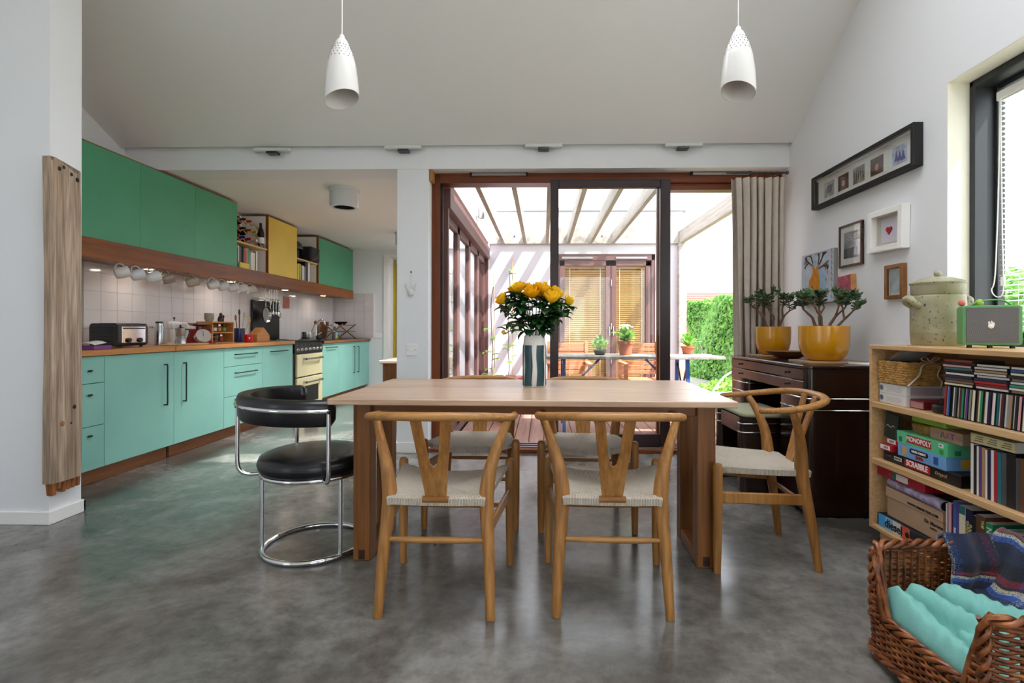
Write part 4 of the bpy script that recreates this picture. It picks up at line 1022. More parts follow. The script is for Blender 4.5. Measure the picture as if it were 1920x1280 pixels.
row([('black',.03,.21),('white',.02,.235),('dark grey',.05,.225),('black',.028,.23),('orange-red',.05,.215),('cream',.018,.225),('green',.036,.23),('grey',.045,.19),('white',.035,.2),('cream',.042,.2),('maroon',.02,.21),('white',.03,.225)], 5.40, 1.71, -3.45, -3.265, 'on the shelf under the wine rack')
book('yellow booklet lying in front of the books under the wine rack', -3.262, -3.250, 5.43, 5.60, 1.71, 1.765, 'yellow', None)
row([('pink',.03,.2),('tan',.03,.205),('yellow',.036,.215),('lime',.034,.213),('cream',.02,.2),('purple',.03,.19),('white',.05,.2),('grey',.025,.19),('navy',.085,.265),('white',.05,.26)], 6.72, 1.71, -3.45, -3.265, 'on the shelf under the dark bag')
t = thing('wok', 'upturned grey metal wok on the far open shelf', 'wok', (-3.4, 6.84, 2.0))
MB().lathe([(.15,.12),(.152,.125),(.13,.2),(.07,.25),(0,.265)], 28, cap0=False).build('bowl', M['darksteel'], t, smooth=60, solid=.003)
MB().lathe([(.1,0),(.1,.118),(0,.12)], 20).build('ring_stand', M['matteblack'], t, smooth=50)
t = thing('black_bag', 'black padded bag with tan piping on the far open shelf', 'bag', (-3.32, 7.16, 1.993))
MB().prism(rrect(-.12, .115, -.14, .15, .04), 0, .2).build('body', M['matteblack'], t, bevel=.02, seg=2, smooth=60)
MB().tube(curve([(.119,-.1,.02),(.121,.0,.05),(.121,.08,.12),(.119,.11,.17)], 5), .004, 6).build('piping', mat('tan_trim', '#a8825c', .6), t, smooth=60)

# hooks and mugs under the beam
hookm = M['steel']
hp = [(3.868,1),(4.02,1),(4.14,0),(4.19,1),(4.345,1),(4.5,0),(4.66,1),(4.80,0),(4.96,1),(5.12,1),(5.28,1),(5.45,1),(5.62,1)]
mcol = ['#d8d4ce','#d4d4d8','#d6dadc','#8d7d72','#9a8f7c','#cfccc9','#ccc9c8','#cac8c8','#c9c8c8','#b4b0ac']
mlab = ['cream mug with a red mark','plain white mug','white mug with a dark blue pattern','brown-pink stoneware mug','olive stoneware mug','white mug at the start of the matching five','second white mug of the matching five','third white mug of the matching five','fourth white mug of the matching five','greyer mug at the end of the matching five']
k = 0
for i, (y, has) in enumerate(hp):
    h = tag(MB().tube(curve([(0,0,.0),(0,0,-.015),(.014,0,-.028),(.022,0,-.018),(.02,0,-.01)], 4), .0022, 6).build('mug_hook', hookm, loc=(-3.285, y, 1.578), smooth=60), 'small hook holding the %s' % mlab[k] if has else ('empty hook just past the %s' % mlab[k-1]), 'hook', 'mug hooks')
    if not has: continue
    t = thing('mug', mlab[k] + ' hanging under the beam', 'mug', (-3.266, y, 1.548), group='mugs hanging under the beam')
    mm = mat('mug_glaze_%d' % k, mcol[k], .2)
    r, hh = (.043, .09)
    # local mug frame: axis along A, handle above
    A = Vector((.55, .62, .30)).normalized(); U = Vector((0,0,1)) - A*A.z; U.normalize(); Sd = A.cross(U)
    R = Matrix((U, Sd, A)).transposed(); base = -U*(r+.028) - A*hh*.5
    MB().lathe([(0,0),(r*.8,0),(r*.92,.008),(r,.03),(r,hh),(r-.004,hh),(r-.004,.012),(0,.008)], 20, base, R=R).build('body', mm, t, smooth=50)
    MB().tube([base + U*(r-.004 + .032*math.sin(a)) + A*(hh*.5 - .028*math.cos(a)) for a in [j*PI/8 for j in range(9)]], .005, 7).build('handle', mm, t, smooth=60)
    if k in (0, 2):
        pm = mat('mug_print_%d' % k, '#b5402c' if k == 0 else '#1c3050', .4)
        for z0, z1, a0, a1 in ((.03,.07,-2.0,-1.85), (.03,.037,-1.85,-1.4), (.046,.053,-1.85,-1.5), (.063,.07,-1.85,-1.4)):
            MB().grid(5, 2, lambda u, v: base + R @ Vector(((r+.0006)*math.cos(lerp(a0,a1,u)), (r+.0006)*math.sin(lerp(a0,a1,u)), lerp(z0,z1,v)))).build('print', pm, t, recalc=False)
    k += 1

ZW = .905
# toaster
t = thing('toaster', 'black and chrome four-slice toaster with ribbed side on the oak worktop', 'toaster', (-3.43, 3.80, ZW))
MB().prism(rrect(0, .225, .01, .185, .03), 0.0, .29, Matrix(((1,0,0,0),(0,0,1,0),(0,1,0,0),(0,0,0,1)))).build('body', mat('toaster_black', '#2c2d31', .3), t, smooth=40)
for k in range(8): MB().box(.012, .2, -.006, .001, .03 + k*.018, .038 + k*.018).build('rib', M['darksteel'], t, bevel=.002)
MB().box(.2245, .229, .03, .26, .035, .16).build('chrome_panel', M['chrome'], t, bevel=.002)
for y in (.09, .2):
    MB().lathe([(.018,0),(.017,.014),(0,.015)], 14, (.229, y, .055), R=Matrix.Rotation(PI/2, 3, 'Y')).build('dial', M['black'], t, smooth=50)
    MB().box(.229, .25, y-.03, y+.03, .142, .15).build('lever', M['black'], t, bevel=.002)
    MB().box(.03, .2, y-.035, y-.015, .184, .187).box(.03, .2, y+.015, y+.035, .184, .187).build('slot', M['matteblack'], t)
for y in (.03, .25):
    for x in (.03, .2): MB().cyl((x, y, 0), (x, y, .012), .012, n=8).build('foot', M['black'], t)
tag(MB().box(-.06, .06, -.08, .08, 0, .028).build('paperback', mat('purple_cover', '#7a3f86', .5), bevel=.002, loc=(-3.08, 3.45, ZW), rot=(0,0,.1)), 'thick purple paperback lying at the worktop edge by the post', 'book')
tag(MB().grid(6, 5, lambda u, v: (lerp(-.06,.05,u), lerp(-.08,.07,v), .004 + .02*u*(1-u)*3 + .012*v)).build('crumpled_paper', M['paper'], loc=(-3.09, 3.45, ZW+.029), rot=(0,0,.3), solid=.002, smooth=60), 'crumpled white papers on top of the purple paperback', 'paper')
def lathething(nm, lab, cat, loc, prof, m, n=20, parts=(), group=None):
    t = thing(nm, lab, cat, loc, group=group); MB().lathe(prof, n).build('body', m, t, smooth=50)
    for pn, mb, pm in parts: mb.build(pn, pm, t, smooth=50)
    return t
lathething('steel_flask', 'tall steel vacuum flask beside the toaster', 'flask', (-3.30, 4.34, ZW), [(0,0),(.035,0),(.036,.01),(.036,.15),(.03,.165),(.03,.19),(0,.192)], M['steel'], parts=[('lid', MB().lathe([(.028,.19),(.028,.205),(0,.207)], 16), M['black'])])
lathething('glass_jar', 'clear glass storage jar against the tiles', 'jar', (-3.45, 4.47, ZW), [(0,0),(.04,0),(.042,.01),(.042,.14),(.035,.15)], M['clear'], parts=[('lid', MB().lathe([(.037,.15),(.037,.165),(0,.167)], 16), M['steel'])])
t = thing('cafetiere', 'glass cafetiere with a white frame and curved handle', 'cafetiere', (-3.34, 4.57, ZW))
MB().lathe([(0,.012),(.05,.012),(.05,.19)], 22, cap1=False).build('beaker', M['clear'], t, smooth=50)
MB().lathe([(.054,0),(.054,.02),(0,.02)], 22).lathe([(.053,.185),(.054,.2),(.03,.212),(0,.214)], 22).build('frame', M['white'], t, smooth=40)
MB().tube(curve([(.03,.045,.195),(.05,.085,.19),(.055,.10,.15),(.05,.095,.08),(.035,.06,.04)], 5), .009, 8).build('handle', M['white'], t, smooth=60)
MB().cyl((0,0,.21),(0,0,.235), .004, n=8).ball((0,0,.24), .01, 8).build('plunger', M['black'], t, smooth=50)
t = thing('moka_pot', 'steel stovetop espresso pot with a black handle', 'coffee pot', (-3.16, 4.40, ZW))
MB().lathe([(0,0),(.045,0),(.036,.06),(.032,.066),(.034,.07),(.04,.13),(.038,.134),(0,.15)], 8).build('body', M['steel'], t, smooth=25)
MB().tube(curve([(.02,.034,.125),(.03,.065,.12),(.03,.07,.09),(.025,.06,.06)], 4), .007, 7).build('handle', M['black'], t, smooth=60)
MB().ball((0,0,.155), .009, 8).build('knob', M['black'], t, smooth=60)
tag(MB().box(-.08, .09, -.14, .26, 0, .014).build('wooden_board', M['ply'], bevel=.004, loc=(-3.15, 4.38, ZW), rot=(0,0,.02)), 'thin wooden board under the coffee pots', 'board')
for nm in ('steel_flask', 'cafetiere', 'moka_pot'): bpy.data.objects[nm].location.z += .0145 if nm == 'moka_pot' else 0
lathething('white_canister', 'plain white canister behind the coffee pots', 'canister', (-3.46, 4.76, ZW), [(0,0),(.05,0),(.052,.01),(.052,.13),(.045,.14),(0,.142)], M['porcelain'])
# scales
t = thing('kitchen_scales', 'red kitchen scales with a round white dial and steel pan', 'scales', (-3.25, 4.78, ZW))
MB().prism([(-.09,0),(.09,0),(.06,.14),(-.06,.14)], -.075, .075, Matrix(((0,0,1,0),(1,0,0,0),(0,1,0,0),(0,0,0,1)))).build('body', M['red'], t, bevel=.012, seg=2, smooth=50)
MB().cyl((0,0,.135),(0,0,.165), .03, n=14).build('neck', M['red'], t, smooth=40)
MB().lathe([(0,.165),(.06,.168),(.105,.185),(.112,.197),(.108,.197),(.06,.175),(0,.171)], 28).build('pan', M['steel'], t, smooth=50)
Rd = Vector((.75,-.55,.35)).to_track_quat('Z', 'Y').to_matrix()
MB().lathe([(.068,-.03),(.07,.006),(.064,.012)], 26, (.085,-.075,.08), cap1=False, R=Rd).build('bezel', M['chrome'], t, smooth=40)
MB().lathe([(.064,.008),(0,.008)], 26, (.085,-.075,.08), R=Rd).build('dial', M['paper'], t)
MB().obox(Vector((.085,-.075,.08)) + Rd @ Vector((0,.015,.01)), (.004, .05, .001), Rd).build('needle', M['redpaper'], t)
MB().box(-.06,.10,-.09,.09,0,.012).build('base', M['red'], t, bevel=.004)
# spice rack and jars
t = thing('spice_rack', 'two-tier oak spice rack standing on the worktop', 'rack', (-3.32, 4.83, ZW))
mb = MB().box(0,.16,0,.014,0,.2).box(0,.16,.33,.344,0,.2).box(0,.16,0,.344,.2,.214).box(0,.16,.014,.33,0,.012).box(0,.16,.014,.33,.1,.112).box(0,.008,.014,.33,.012,.2)
mb.build('frame', M['worktop'], t, bevel=.002)
jc = [('blue-labelled','#3a5a9a'),('white-labelled','#d8d4cc'),('orange-capped','#c06a2a'),('green-labelled','#6a8a3a'),('lime-labelled','#a8b86a'),('black-capped','#2a2a2c'),('red-labelled','#8a1a24')]
for i, (nm, c) in enumerate(jc):
    up = i < 4; y = 4.88 + (i % 4)*(.072 if up else .085); z = ZW + (.1125 if up else .0125)
    b = thing('spice_jar', '%s spice jar on the %s tier of the oak rack' % (nm, 'upper' if up else 'lower'), 'jar', (-3.22, y, z), group='spice jars in the rack')
    MB().lathe([(0,0),(.02,0),(.021,.004),(.021,.052),(.016,.058)], 14).build('glass', M['clear'], b, smooth=50)
    MB().lathe([(.0212,.01),(.0212,.044)], 14, cap0=False, cap1=False).build('paper_label', mat('jar_label', c, .5), b, smooth=50)
    MB().lathe([(.019,.058),(.019,.075),(0,.076)], 14).build('lid', M['black'] if i % 2 else M['steel'], b, smooth=40)
lathething('stoneware_cup', 'speckled stoneware cup on top of the spice rack', 'cup', (-3.25, 4.92, ZW+.215), [(0,0),(.03,0),(.042,.03),(.04,.08),(.036,.08),(.037,.03),(0,.008)], mat('stoneware', '#8f8a72', .6, var=.25, vs=60))
t = lathething('brown_figurine', 'small dark brown figurine on top of the spice rack', 'figurine', (-3.25, 5.10, ZW+.215), [(0,0),(.026,0),(.03,.02),(.022,.05),(.012,.06),(.016,.075),(.008,.088),(0,.09)], mat('dark_clay', '#2f2018', .5))
MB().ball((.02,.01,.05), .012, 8, 1, .6, 1.6).build('arm', mat('dark_clay_arm', '#2f2018', .5), t, smooth=60)
# pot of utensils
t = lathething('utensil_pot', 'tall dark blue pot holding wooden utensils', 'pot', (-3.30, 5.50, ZW), [(0,0),(.05,0),(.052,.01),(.052,.15),(.047,.15),(.047,.02),(0,.015)], mat('blue_glaze', '#1c2c5c', .2))
for i, (dx, dy, L, lab, m) in enumerate(((.02,.01,.30,'wooden spoon leaning in the blue pot', M['ply']), (-.02,.03,.34,'black spatula standing tallest in the blue pot', M['black']), (.0,-.03,.27,'dark wooden fork leaning in the blue pot', M['plinth']), (.03,.04,.25,'pale wooden spatula leaning out of the blue pot', M['ply']))):
    u = thing('utensil', lab, 'utensil', (-3.30+dx*.6, 5.50+dy*.6, ZW+.02), group='utensils in the blue pot')
    e = Vector((dx*1.6, dy*1.8, L)); MB().tube([(0,0,0), e*.8], .005, 7).build('shaft', m, u, smooth=60)
    MB().ball(e*.9, .032, 10, .25, .55, 1.1).build('head', m, u, smooth=60)
t = lathething('red_mug', 'red mug with a white mark beside the knife block', 'mug', (-3.12, 5.36, ZW), [(0,0),(.038,0),(.042,.01),(.046,.085),(.042,.085),(.038,.012),(0,.008)], mat('red_mug_glaze', '#c01a1c', .25))
MB().tube([(0, .044+.026*math.sin(a), .045-.027*math.cos(a)) for a in [j*PI/7 for j in range(8)]], .005, 6).build('handle', mat('red_mug_handle', '#c01a1c', .25), t, smooth=60)
MB().ball((.03,-.033,.045), .013, 8, .6, .6, 1).build('mark', M['paper'], t, smooth=60)
t = thing('knife_block', 'slanted pale wooden knife block with a small front block', 'knife block', (-3.2, 5.64, ZW))
MB().prism([(-.06,0),(.2,0),(.2,.07),(.08,.16),(-.06,.08)][::1], -.05, .05, Matrix(((0,0,1,0),(1,0,0,0),(0,1,0,0),(0,0,0,1)))).build('body', M['worktop'], t, bevel=.003)
for k in range(4): MB().obox((-.035+k*.022, .16, .13), (.012, .09, .02), Matrix.Rotation(math.radians(-35), 3, 'X')).build('knife_handle', M['matteblack'] if k % 2 else M['plinth'], t, bevel=.003)
# black board with hanging rail
t = thing('black_splash_board', 'tall black glossy splashback standing behind the cooker', 'board', (-3.575, 6.2, .906))
MB().box(0, .02, 0, .64, 0, .50).build('panel', M['black'], t, bevel=.004)
t = thing('utensil_rail', 'steel hanging rail with hooks above the black board', 'rail', (-3.53, 6.22, 1.40))
MB().cyl((.03,0,0),(.03,.5,0), .007, n=10).cyl((.03,0,.03),(.03,.5,.03), .005, n=8).build('rail', M['steel'], t, smooth=50)
for y in (.02, .48): MB().box(-.05, .035, y-.008, y+.008, -.008, .035).build('bracket', M['steel'], t)
items = [('frying_pan', 'round steel frying pan hanging from the rail', .14, .13), ('ladle', 'steel ladle hanging from the rail nearest the cooker', .46, .045), ('slotted_spoon', 'steel slotted spoon hanging beside the round pan', .25, .03), ('masher', 'steel masher hanging mid rail', .32, .032), ('whisk', 'steel whisk hanging between the masher and the ladle', .39, .028)]
for nm, lab, y, r in items:
    u = thing(nm, lab.replace('nearest', 'next to'), 'utensil', (-3.49, 6.22+y, 1.39), group='utensils on the steel rail')
    L = .06 if r > .1 else .12
    MB().tube(curve([(.0,0,.014),(.008,0,.02),(.012,0,.01),(.008,0,-.02),(.008,0,-L)], 3), .004, 6).build('shaft', M['steel'], u, smooth=60)
    if r > .1: MB().lathe([(0,0),(.085,0),(.1,.02),(.104,.02),(.09,-.004),(0,-.004)], 28, (.01,0,-L-.1), R=Matrix.Rotation(PI/2, 3, 'Y')).build('pan', M['steel'], u, smooth=50)
    else: MB().ball((.012,0,-L-r*.8), r, 12, .4, 1, 1.1).build('head', M['steel'], u, smooth=60)
for k, y in enumerate((.06, .16, .2, .29, .34)):
    u = thing('long_utensil', ('thin steel skewer hanging from the beam over the rail start', 'thin steel fork hanging from the beam above the round pan', 'slim steel tongs hanging from the beam above the slotted spoon', 'slim steel spatula hanging from the beam above the masher', 'slim steel spoon hanging from the beam above the whisk')[k], 'utensil', (-3.46, 6.24+y, 1.57), group='long utensils under the beam')
    MB().tube([(0,0,0),(.004,0,-.13-.02*(k%3))], .0035, 6).build('shaft', M['steel'], u, smooth=60)
    MB().ball((.004,0,-.15-.02*(k%3)), .014, 8, .3, 1, 1.8).build('head', M['steel'], u, smooth=60)
M['pinkt'] = mat('pink_pattern', '#b5564c', .4, var=.5, vs=90)
t = thing('pink_tile_plaque', 'small pink patterned plaque on the white tiles', 'plaque', (-3.588, 7.0, 1.335))
MB().box(0, .012, 0, .155, 0, .165).build('plaque_body', M['kraft'], t, bevel=.002); MB().box(.012, .014, .008, .147, .008, .157).build('plaque_face', M['pinkt'], t)
# cooker top and sink things
t = lathething('saucepan', 'steel saucepan with a wooden spoon on the worktop past the cooker', 'saucepan', (-3.25, 7.0, .888), [(0,0),(.08,0),(.082,.005),(.082,.12),(.078,.12),(.078,.01),(0,.008)], M['steel'], 26)
u = thing('wooden_spoon', 'dark wooden spoon standing in the steel saucepan', 'spoon', (-3.25, 7.02, .9)); MB().tube([(0,0,0),(.05,.1,.22)], .006, 7).build('shaft', M['plinth'], u, smooth=50); MB().ball((.055,.11,.24), .028, 10, .8, .4, 1).build('bowl', M['plinth'], u, smooth=60)
tag(MB().ball((0,0,.04), .04, 14).build('scouring_ball', mat('dark_mesh', '#3a3436', .6, .3, bmp=.8, bs=120), loc=(-3.28, 7.42, .888), smooth=60), 'dark round scourer by the sink tap', 'scourer')
t = thing('sink_tap', 'tall chrome swan-neck tap over the sink', 'tap', (-3.45, 7.72, .888))
MB().cyl((0,0,0),(0,0,.05), .024, n=14).build('base', M['chrome'], t, smooth=50)
MB().tube(curve([(0,0,.04),(0,0,.2),(.02,0,.27),(.07,0,.30),(.12,0,.28),(.135,0,.23)], 6), .013, 10).build('spout', M['chrome'], t, smooth=60)
MB().tube([(0,.02,.06),(.06,.05,.11)], .006, 8).build('lever', M['chrome'], t, smooth=60)
t = thing('detergent_bottle', 'clear spray bottle with a green and blue label by the sink', 'bottle', (-3.2, 7.80, .888))
MB().prism(rrect(-.03,.03,-.045,.045,.02), 0, .13).build('body', mat('bottle_grey', '#6a6458', .2), t, bevel=.008, smooth=50)
MB().lathe([(.03,.13),(.014,.17),(.014,.2),(0,.2)], 12).build('neck', mat('bottle_neck', '#57503f', .2), t, smooth=50)
MB().box(-.02,.05,-.012,.012,.2,.235).build('trigger', M['paper'], t, bevel=.004)
MB().box(.0302,.0312,-.036,.036,.06,.11).build('upper_label', mat('label_blue', '#7fb8cc', .4), t); MB().box(.0302,.0314,-.036,.036,.015,.06).build('lower_label', mat('label_green', '#9cc63a', .4), t)
M['rackw'] = wood('dish_rack_wood', '#5c3a22', '#8a5e3c', None, 6, 1, .5)
t = thing('dish_rack', 'folding wooden dish rack at the end of the sink worktop', 'dish rack', (-3.32, 8.05, .888))
for y in (0, .55):
    for s_ in (-1, 1): MB().bar((s_*.15, y, 0), (-s_*.15, y, .24), .014, .02, (0,1,0)).build('cross_leg', M['rackw'], t)
for k in range(6):
    f = k/5; MB().box(lerp(-.14,.14,f)-.006, lerp(-.14,.14,f)+.006, -.01, .56, .115, .127).build('slat', M['rackw'], t); MB().box(lerp(-.14,.14,f)-.006, lerp(-.14,.14,f)+.006, -.01, .56, .215, .227).build('slat', M['rackw'], t)
tag(MB().obox((0,0,.14), (.02,.3,.28), Matrix.Rotation(.2, 3, 'Y')).build('chopping_board', M['rackw'], loc=(-3.53, 8.15, .888), bevel=.006), 'wooden chopping board leaning on the tiles behind the dish rack', 'board')
tag(MB().lathe([(0,0),(.06,0),(.11,.05),(.107,.05),(.058,.006),(0,.004)], 24).build('dark_bowl', M['matteblack'], loc=(-3.30, 8.3, 1.116), smooth=50), 'dark bowl resting on the dish rack', 'bowl')
t = thing('wall_socket', 'white double socket beside the tiled corner', 'socket', (-2.83, YK, .93))
MB().box(-.06,.06,-.012,0,-.04,.04).build('plate', M['white'], t, bevel=.003); MB().box(-.04,-.01,-.014,-.011,-.015,.015).box(.01,.04,-.014,-.011,-.015,.015).build('switches', M['white'], t)
# wooden side cabinet behind the pier, dog bowl
t = thing('wooden_island', 'low wooden cabinet with a pale top just behind the pier', 'cabinet', (-1.66, 5.16, 0))
MB().box(.03, .56, .02, .9, .05, .70).build('body', M['tleg'], t, bevel=.003)
MB().box(0, .58, -.01, .92, .70, .73).build('top', M['table'], t, bevel=.004)
for x in (.035, .52):
    for y in (.025, .86): MB().box(x, x+.035, y, y+.035, 0, .05).build('foot', M['tleg'], t)
tag(MB().lathe([(0,0),(.1,0),(.085,.05),(.08,.055),(.075,.05),(.08,.012),(0,.01)], 24).build('dog_bowl', M['steel'], loc=(-1.60, 4.80, 0), smooth=50), 'round steel pet bowl on the floor by the wooden cabinet', 'bowl')
t = thing('round_wall_fitting', 'small dark round fitting high on the kitchen wall above the cabinets', 'fitting', (-3.6, 3.83, 2.50))
MB().lathe([(.065,0),(.065,.03),(.055,.035),(0,.035)], 24, R=Matrix.Rotation(PI/2, 3, 'Y')).build('case', M['darksteel'], t, smooth=40)
# ================================================================== pictures on the right wall
def frame(lab, y0, y1, z0, z1, fw, depth, fm, mm, tilt=0, nm='picture_frame', mw=None, gl=True):
    yc, zc_ = (y0+y1)/2, (z0+z1)/2; hy, hz = abs(y1-y0)/2, abs(z1-z0)/2
    t = thing(nm, lab, 'picture', (XR-.002, yc, zc_)); t.rotation_euler = (tilt, 0, 0)
    MB().box(-depth, 0, -hy, -hy+fw, -hz, hz).box(-depth, 0, hy-fw, hy, -hz, hz).box(-depth, 0, -hy+fw, hy-fw, -hz, -hz+fw).box(-depth, 0, -hy+fw, hy-fw, hz-fw, hz).build('frame', fm, t, bevel=.002)
    MB().box(-.012, -.004, -hy+fw, hy-fw, -hz+fw, hz-fw).build('mount', mm, t)
    if gl: MB().box(-depth+.004, -depth+.005, -hy+fw, hy-fw, -hz+fw, hz-fw).build('glazing', M['clear'], t)
    return t
def pic(t, y0, y1, z0, z1, m, nm='photograph', x=-.0125, mb=None): (mb or MB().box(x-.001, x, y0, y1, z0, z1)).build(nm, m, t)
t = frame('long black box frame holding five small photographs', 2.816, 3.87, 1.94, 2.177, .022, .055, M['matteblack'], M['paper'])
MB().box(-.03, -.012, -.5, .5, -.095, -.085).box(-.03, -.012, -.5, .5, .085, .095).build('inner_lip', M['paper'], t)
pm = {'a': ('#b9b4b0', .5), 'b': ('#5a4238', .4), 'c': ('#9a968c', .5), 'd': ('#55382e', .4), 'e': ('#b8c0dc', .5)}
for k, (key, y) in enumerate(zip('abcde', (.36, .19, .02, -.16, -.36))):
    pic(t, y-.06, y+.06, -.055, .05, mat('photo_'+key, pm[key][0], .3, var=pm[key][1], vs=25))
    if key in 'bd':
        MB().ball((-.0135, y, -.01), .02, 12, .03, .85, 1.15).build('face_print', mat('skin_print', '#c79a82', .4), t, smooth=60)
        MB().ball((-.0132, y+.003, .0), .034, 12, .012, .9, 1.15).build('hair_print', mat('hair_print', '#2a1a14', .4), t, smooth=60)
    if key == 'e':
        for q in range(3): MB().prism([(-.02,-.03),(.018,-.035),(.0,.03)], .0135, .0138, Matrix(((0,0,-1,0),(1,0,0,y-.03+q*.028),(0,1,0,-.008+q*.004),(0,0,0,1)))).build('figure_print', mat('violet_print', '#3c3a8a', .5), t)
    if key == 'a':
        MB().box(-.0142, -.0136, y-.03, y+.03, -.03, .025).build('group_print', mat('grey_print', '#6a6478', .5, var=.5, vs=60), t)
    if key == 'c':
        for q in range(5): MB().bar((-.0138, y-.05+q*.024, -.04), (-.0138, y-.035+q*.02, .04), .0005, .004, (0,1,0)).build('branch_print', M['matteblack'], t)
t = frame('white box frame with a red heart on linen', 2.913, 3.218, 1.515, 1.763, .035, .05, M['white'], mat('linen_mount', '#b8b2a4', .8), math.radians(1.5), gl=False)
pic(t, -.075, .075, -.07, .07, mat('lilac_linen', '#c9c4cf', .85, bmp=.4, bs=400), 'linen_panel')
hp_ = [(16*math.sin(a)**3, 13*math.cos(a)-5*math.cos(2*a)-2*math.cos(3*a)-math.cos(4*a)) for a in [i*2*PI/32 for i in range(32)]]
MB().prism([(x*.0016, y*.0016) for x, y in hp_], .0135, .019, Matrix(((0,0,-1,0),(1,0,0,0),(0,1,0,0),(0,0,0,1)))).build('heart', mat('heart_red', '#a3101c', .6), t, bevel=.002)
t = frame('brown framed photograph in a cream mount', 3.324, 3.577, 1.472, 1.757, .014, .02, M['mahogx'], M['paper'])
pic(t, -.075, .075, -.085, .09, mat('monochrome_photo', '#8e9298', .3, var=.55, vs=9)); pic(t, -.075, .075, -.085, -.02, mat('dark_photo_base', '#3a4048', .4, var=.4, vs=14), x=-.0136); pic(t, -.05, .05, .03, .065, mat('group_strip', '#a29aa6', .4, var=.5, vs=60), x=-.0136)
t = thing('tree_painting', 'canvas painting of a bare orange tree partly behind the jade plant', 'painting', (XR-.002, 3.84, 1.43))
MB().box(-.028, 0, -.22, .22, -.185, .193).build('canvas', mat('canvas_edge', '#8c8780', .8), t, bevel=.002)
MB().box(-.030, -.028, -.217, .217, -.182, .19).build('painted_face', mat('pale_blue_paint', '#c3c9d8', .7, var=.14, vs=14, bmp=.6, bs=60), t)
Mx = Matrix(((0,0,-1,0),(-1,0,0,0),(0,1,0,0),(0,0,0,1)))
MB().prism([(.02,-.18),(.11,-.18),(.12,-.0),(.02,.12),(-.06,.15),(.0,.02)], .0302, .0308, Mx).build('blue_wash', mat('blue_wash', '#9fc0dc', .7, var=.1, vs=20), t)
MB().prism([(-.11,-.182),(.05,-.182),(.05,-.02),(.035,.03),(.02,.055),(.045,.1),(.02,.105),(-.005,.07),(-.02,.075),(-.05,.12),(-.06,.11),(-.045,.06),(-.06,.03),(-.1,-.01)], .031, .033, Mx).build('orange_trunk', mat('orange_paint', '#d98a1c', .6, var=.2, vs=30, bmp=.5, bs=80), t)
rg = random.Random(12); tw = MB()
def twig(p, a, L, d):
    e = (p[0]+L*math.sin(a), p[1]+L*math.cos(a)); e = (max(-.2, min(.2, e[0])), min(.18, e[1]))
    tw.tube([Mx @ Vector((p[0], p[1], .0335)), Mx @ Vector((e[0], e[1], .0335))], .0012+.0008*d, 5)
    if d: [twig(e, a+rg.uniform(-.8, .8), L*.72, d-1) for _ in range(3 if d > 1 else 2)]
for p, a in (((.045,.1),.7), ((.03,.1),.2), ((-.05,.12),-.4), ((-.055,.1),-1.0), ((.04,.07),1.3)): twig(p, a, .05, 3)
tw.build('twigs', mat('twig_paint', '#463a34', .7), t)
MB().ball(Mx @ Vector((-.06,-.06,.033)), .012, 8, .1, .8, 1.2).build('trunk_hole', M['matteblack'], t)
for z in [i*.04-.16 for i in range(9)]: MB().tube([Mx @ Vector((.2+.008*math.sin(q), z+q*.004, .0312)) for q in range(8)], .002, 4).build('scallop_edge', mat('grey_edge', '#6f6a72', .7), t)
for y, z in ((.12,.06),(.15,.03),(.13,-.02)): MB().prism([(y,z-.02),(y+.008,z),(y,z+.02),(y-.008,z)], .031, .0316, Mx).build('falling_leaf', mat('leaf_paint', '#c07a5a', .6), t)
t = thing('pink_mosaic_block', 'small tilted wooden block with a pink floral face below the photograph', 'picture', (XR-.002, 3.48, 1.353)); t.rotation_euler = (math.radians(-3), 0, 0)
MB().box(-.035, 0, -.075, .075, -.062, .062).build('block', M['worktop'], t, bevel=.002); MB().box(-.037, -.035, -.07, .07, -.058, .058).build('floral_face', mat('floral_pink', '#a8485c', .4, var=.55, vs=50), t)
t = frame('small gilt frame with a pale landscape', 2.938, 3.093, 1.23, 1.43, .022, .028, mat('gilt_wood', '#8a5a2c', .35, .3, var=.2, vs=20), M['paper'])
pic(t, -.045, .045, -.065, .065, mat('pale_landscape', '#b9c2c4', .4, var=.25, vs=14))

# ================================================================== bookcase
BX, BY0, BY1 = 1.60, 1.28, 2.545
t = thing('bookcase', 'open pale wooden bookcase full of games and books along the picture wall', 'bookcase', (BX, BY0, 0))
D = .43; L = BY1-BY0
MB().box(0, D, L-.018, L, .09, .977).build('side_panel', M['shelfwood'], t, bevel=.002)
MB().box(0, D, 0, .018, .09, .977).build('side_panel', M['shelfwood'], t, bevel=.002)
MB().box(-.002, D, .018, L-.018, .957, .977).build('top_board', M['shelfwood'], t, bevel=.002)
for z0, z1 in ((.676, .702), (.402, .429), (.09, .108)): MB().box(.001, D-.005, .018, L-.018, z0, z1).build('shelf', M['shelfwood'], t, bevel=.002)
MB().box(D-.012, D-.004, .018, L-.018, .108, .957).build('back_panel', M['shelfwood'], t)
MB().box(.035, D, .03, L-.03, 0, .09).build('plinth', M['shelfwood'], t)
Z1, Z2, Z3 = .703, .43, .109
IX = 1.63
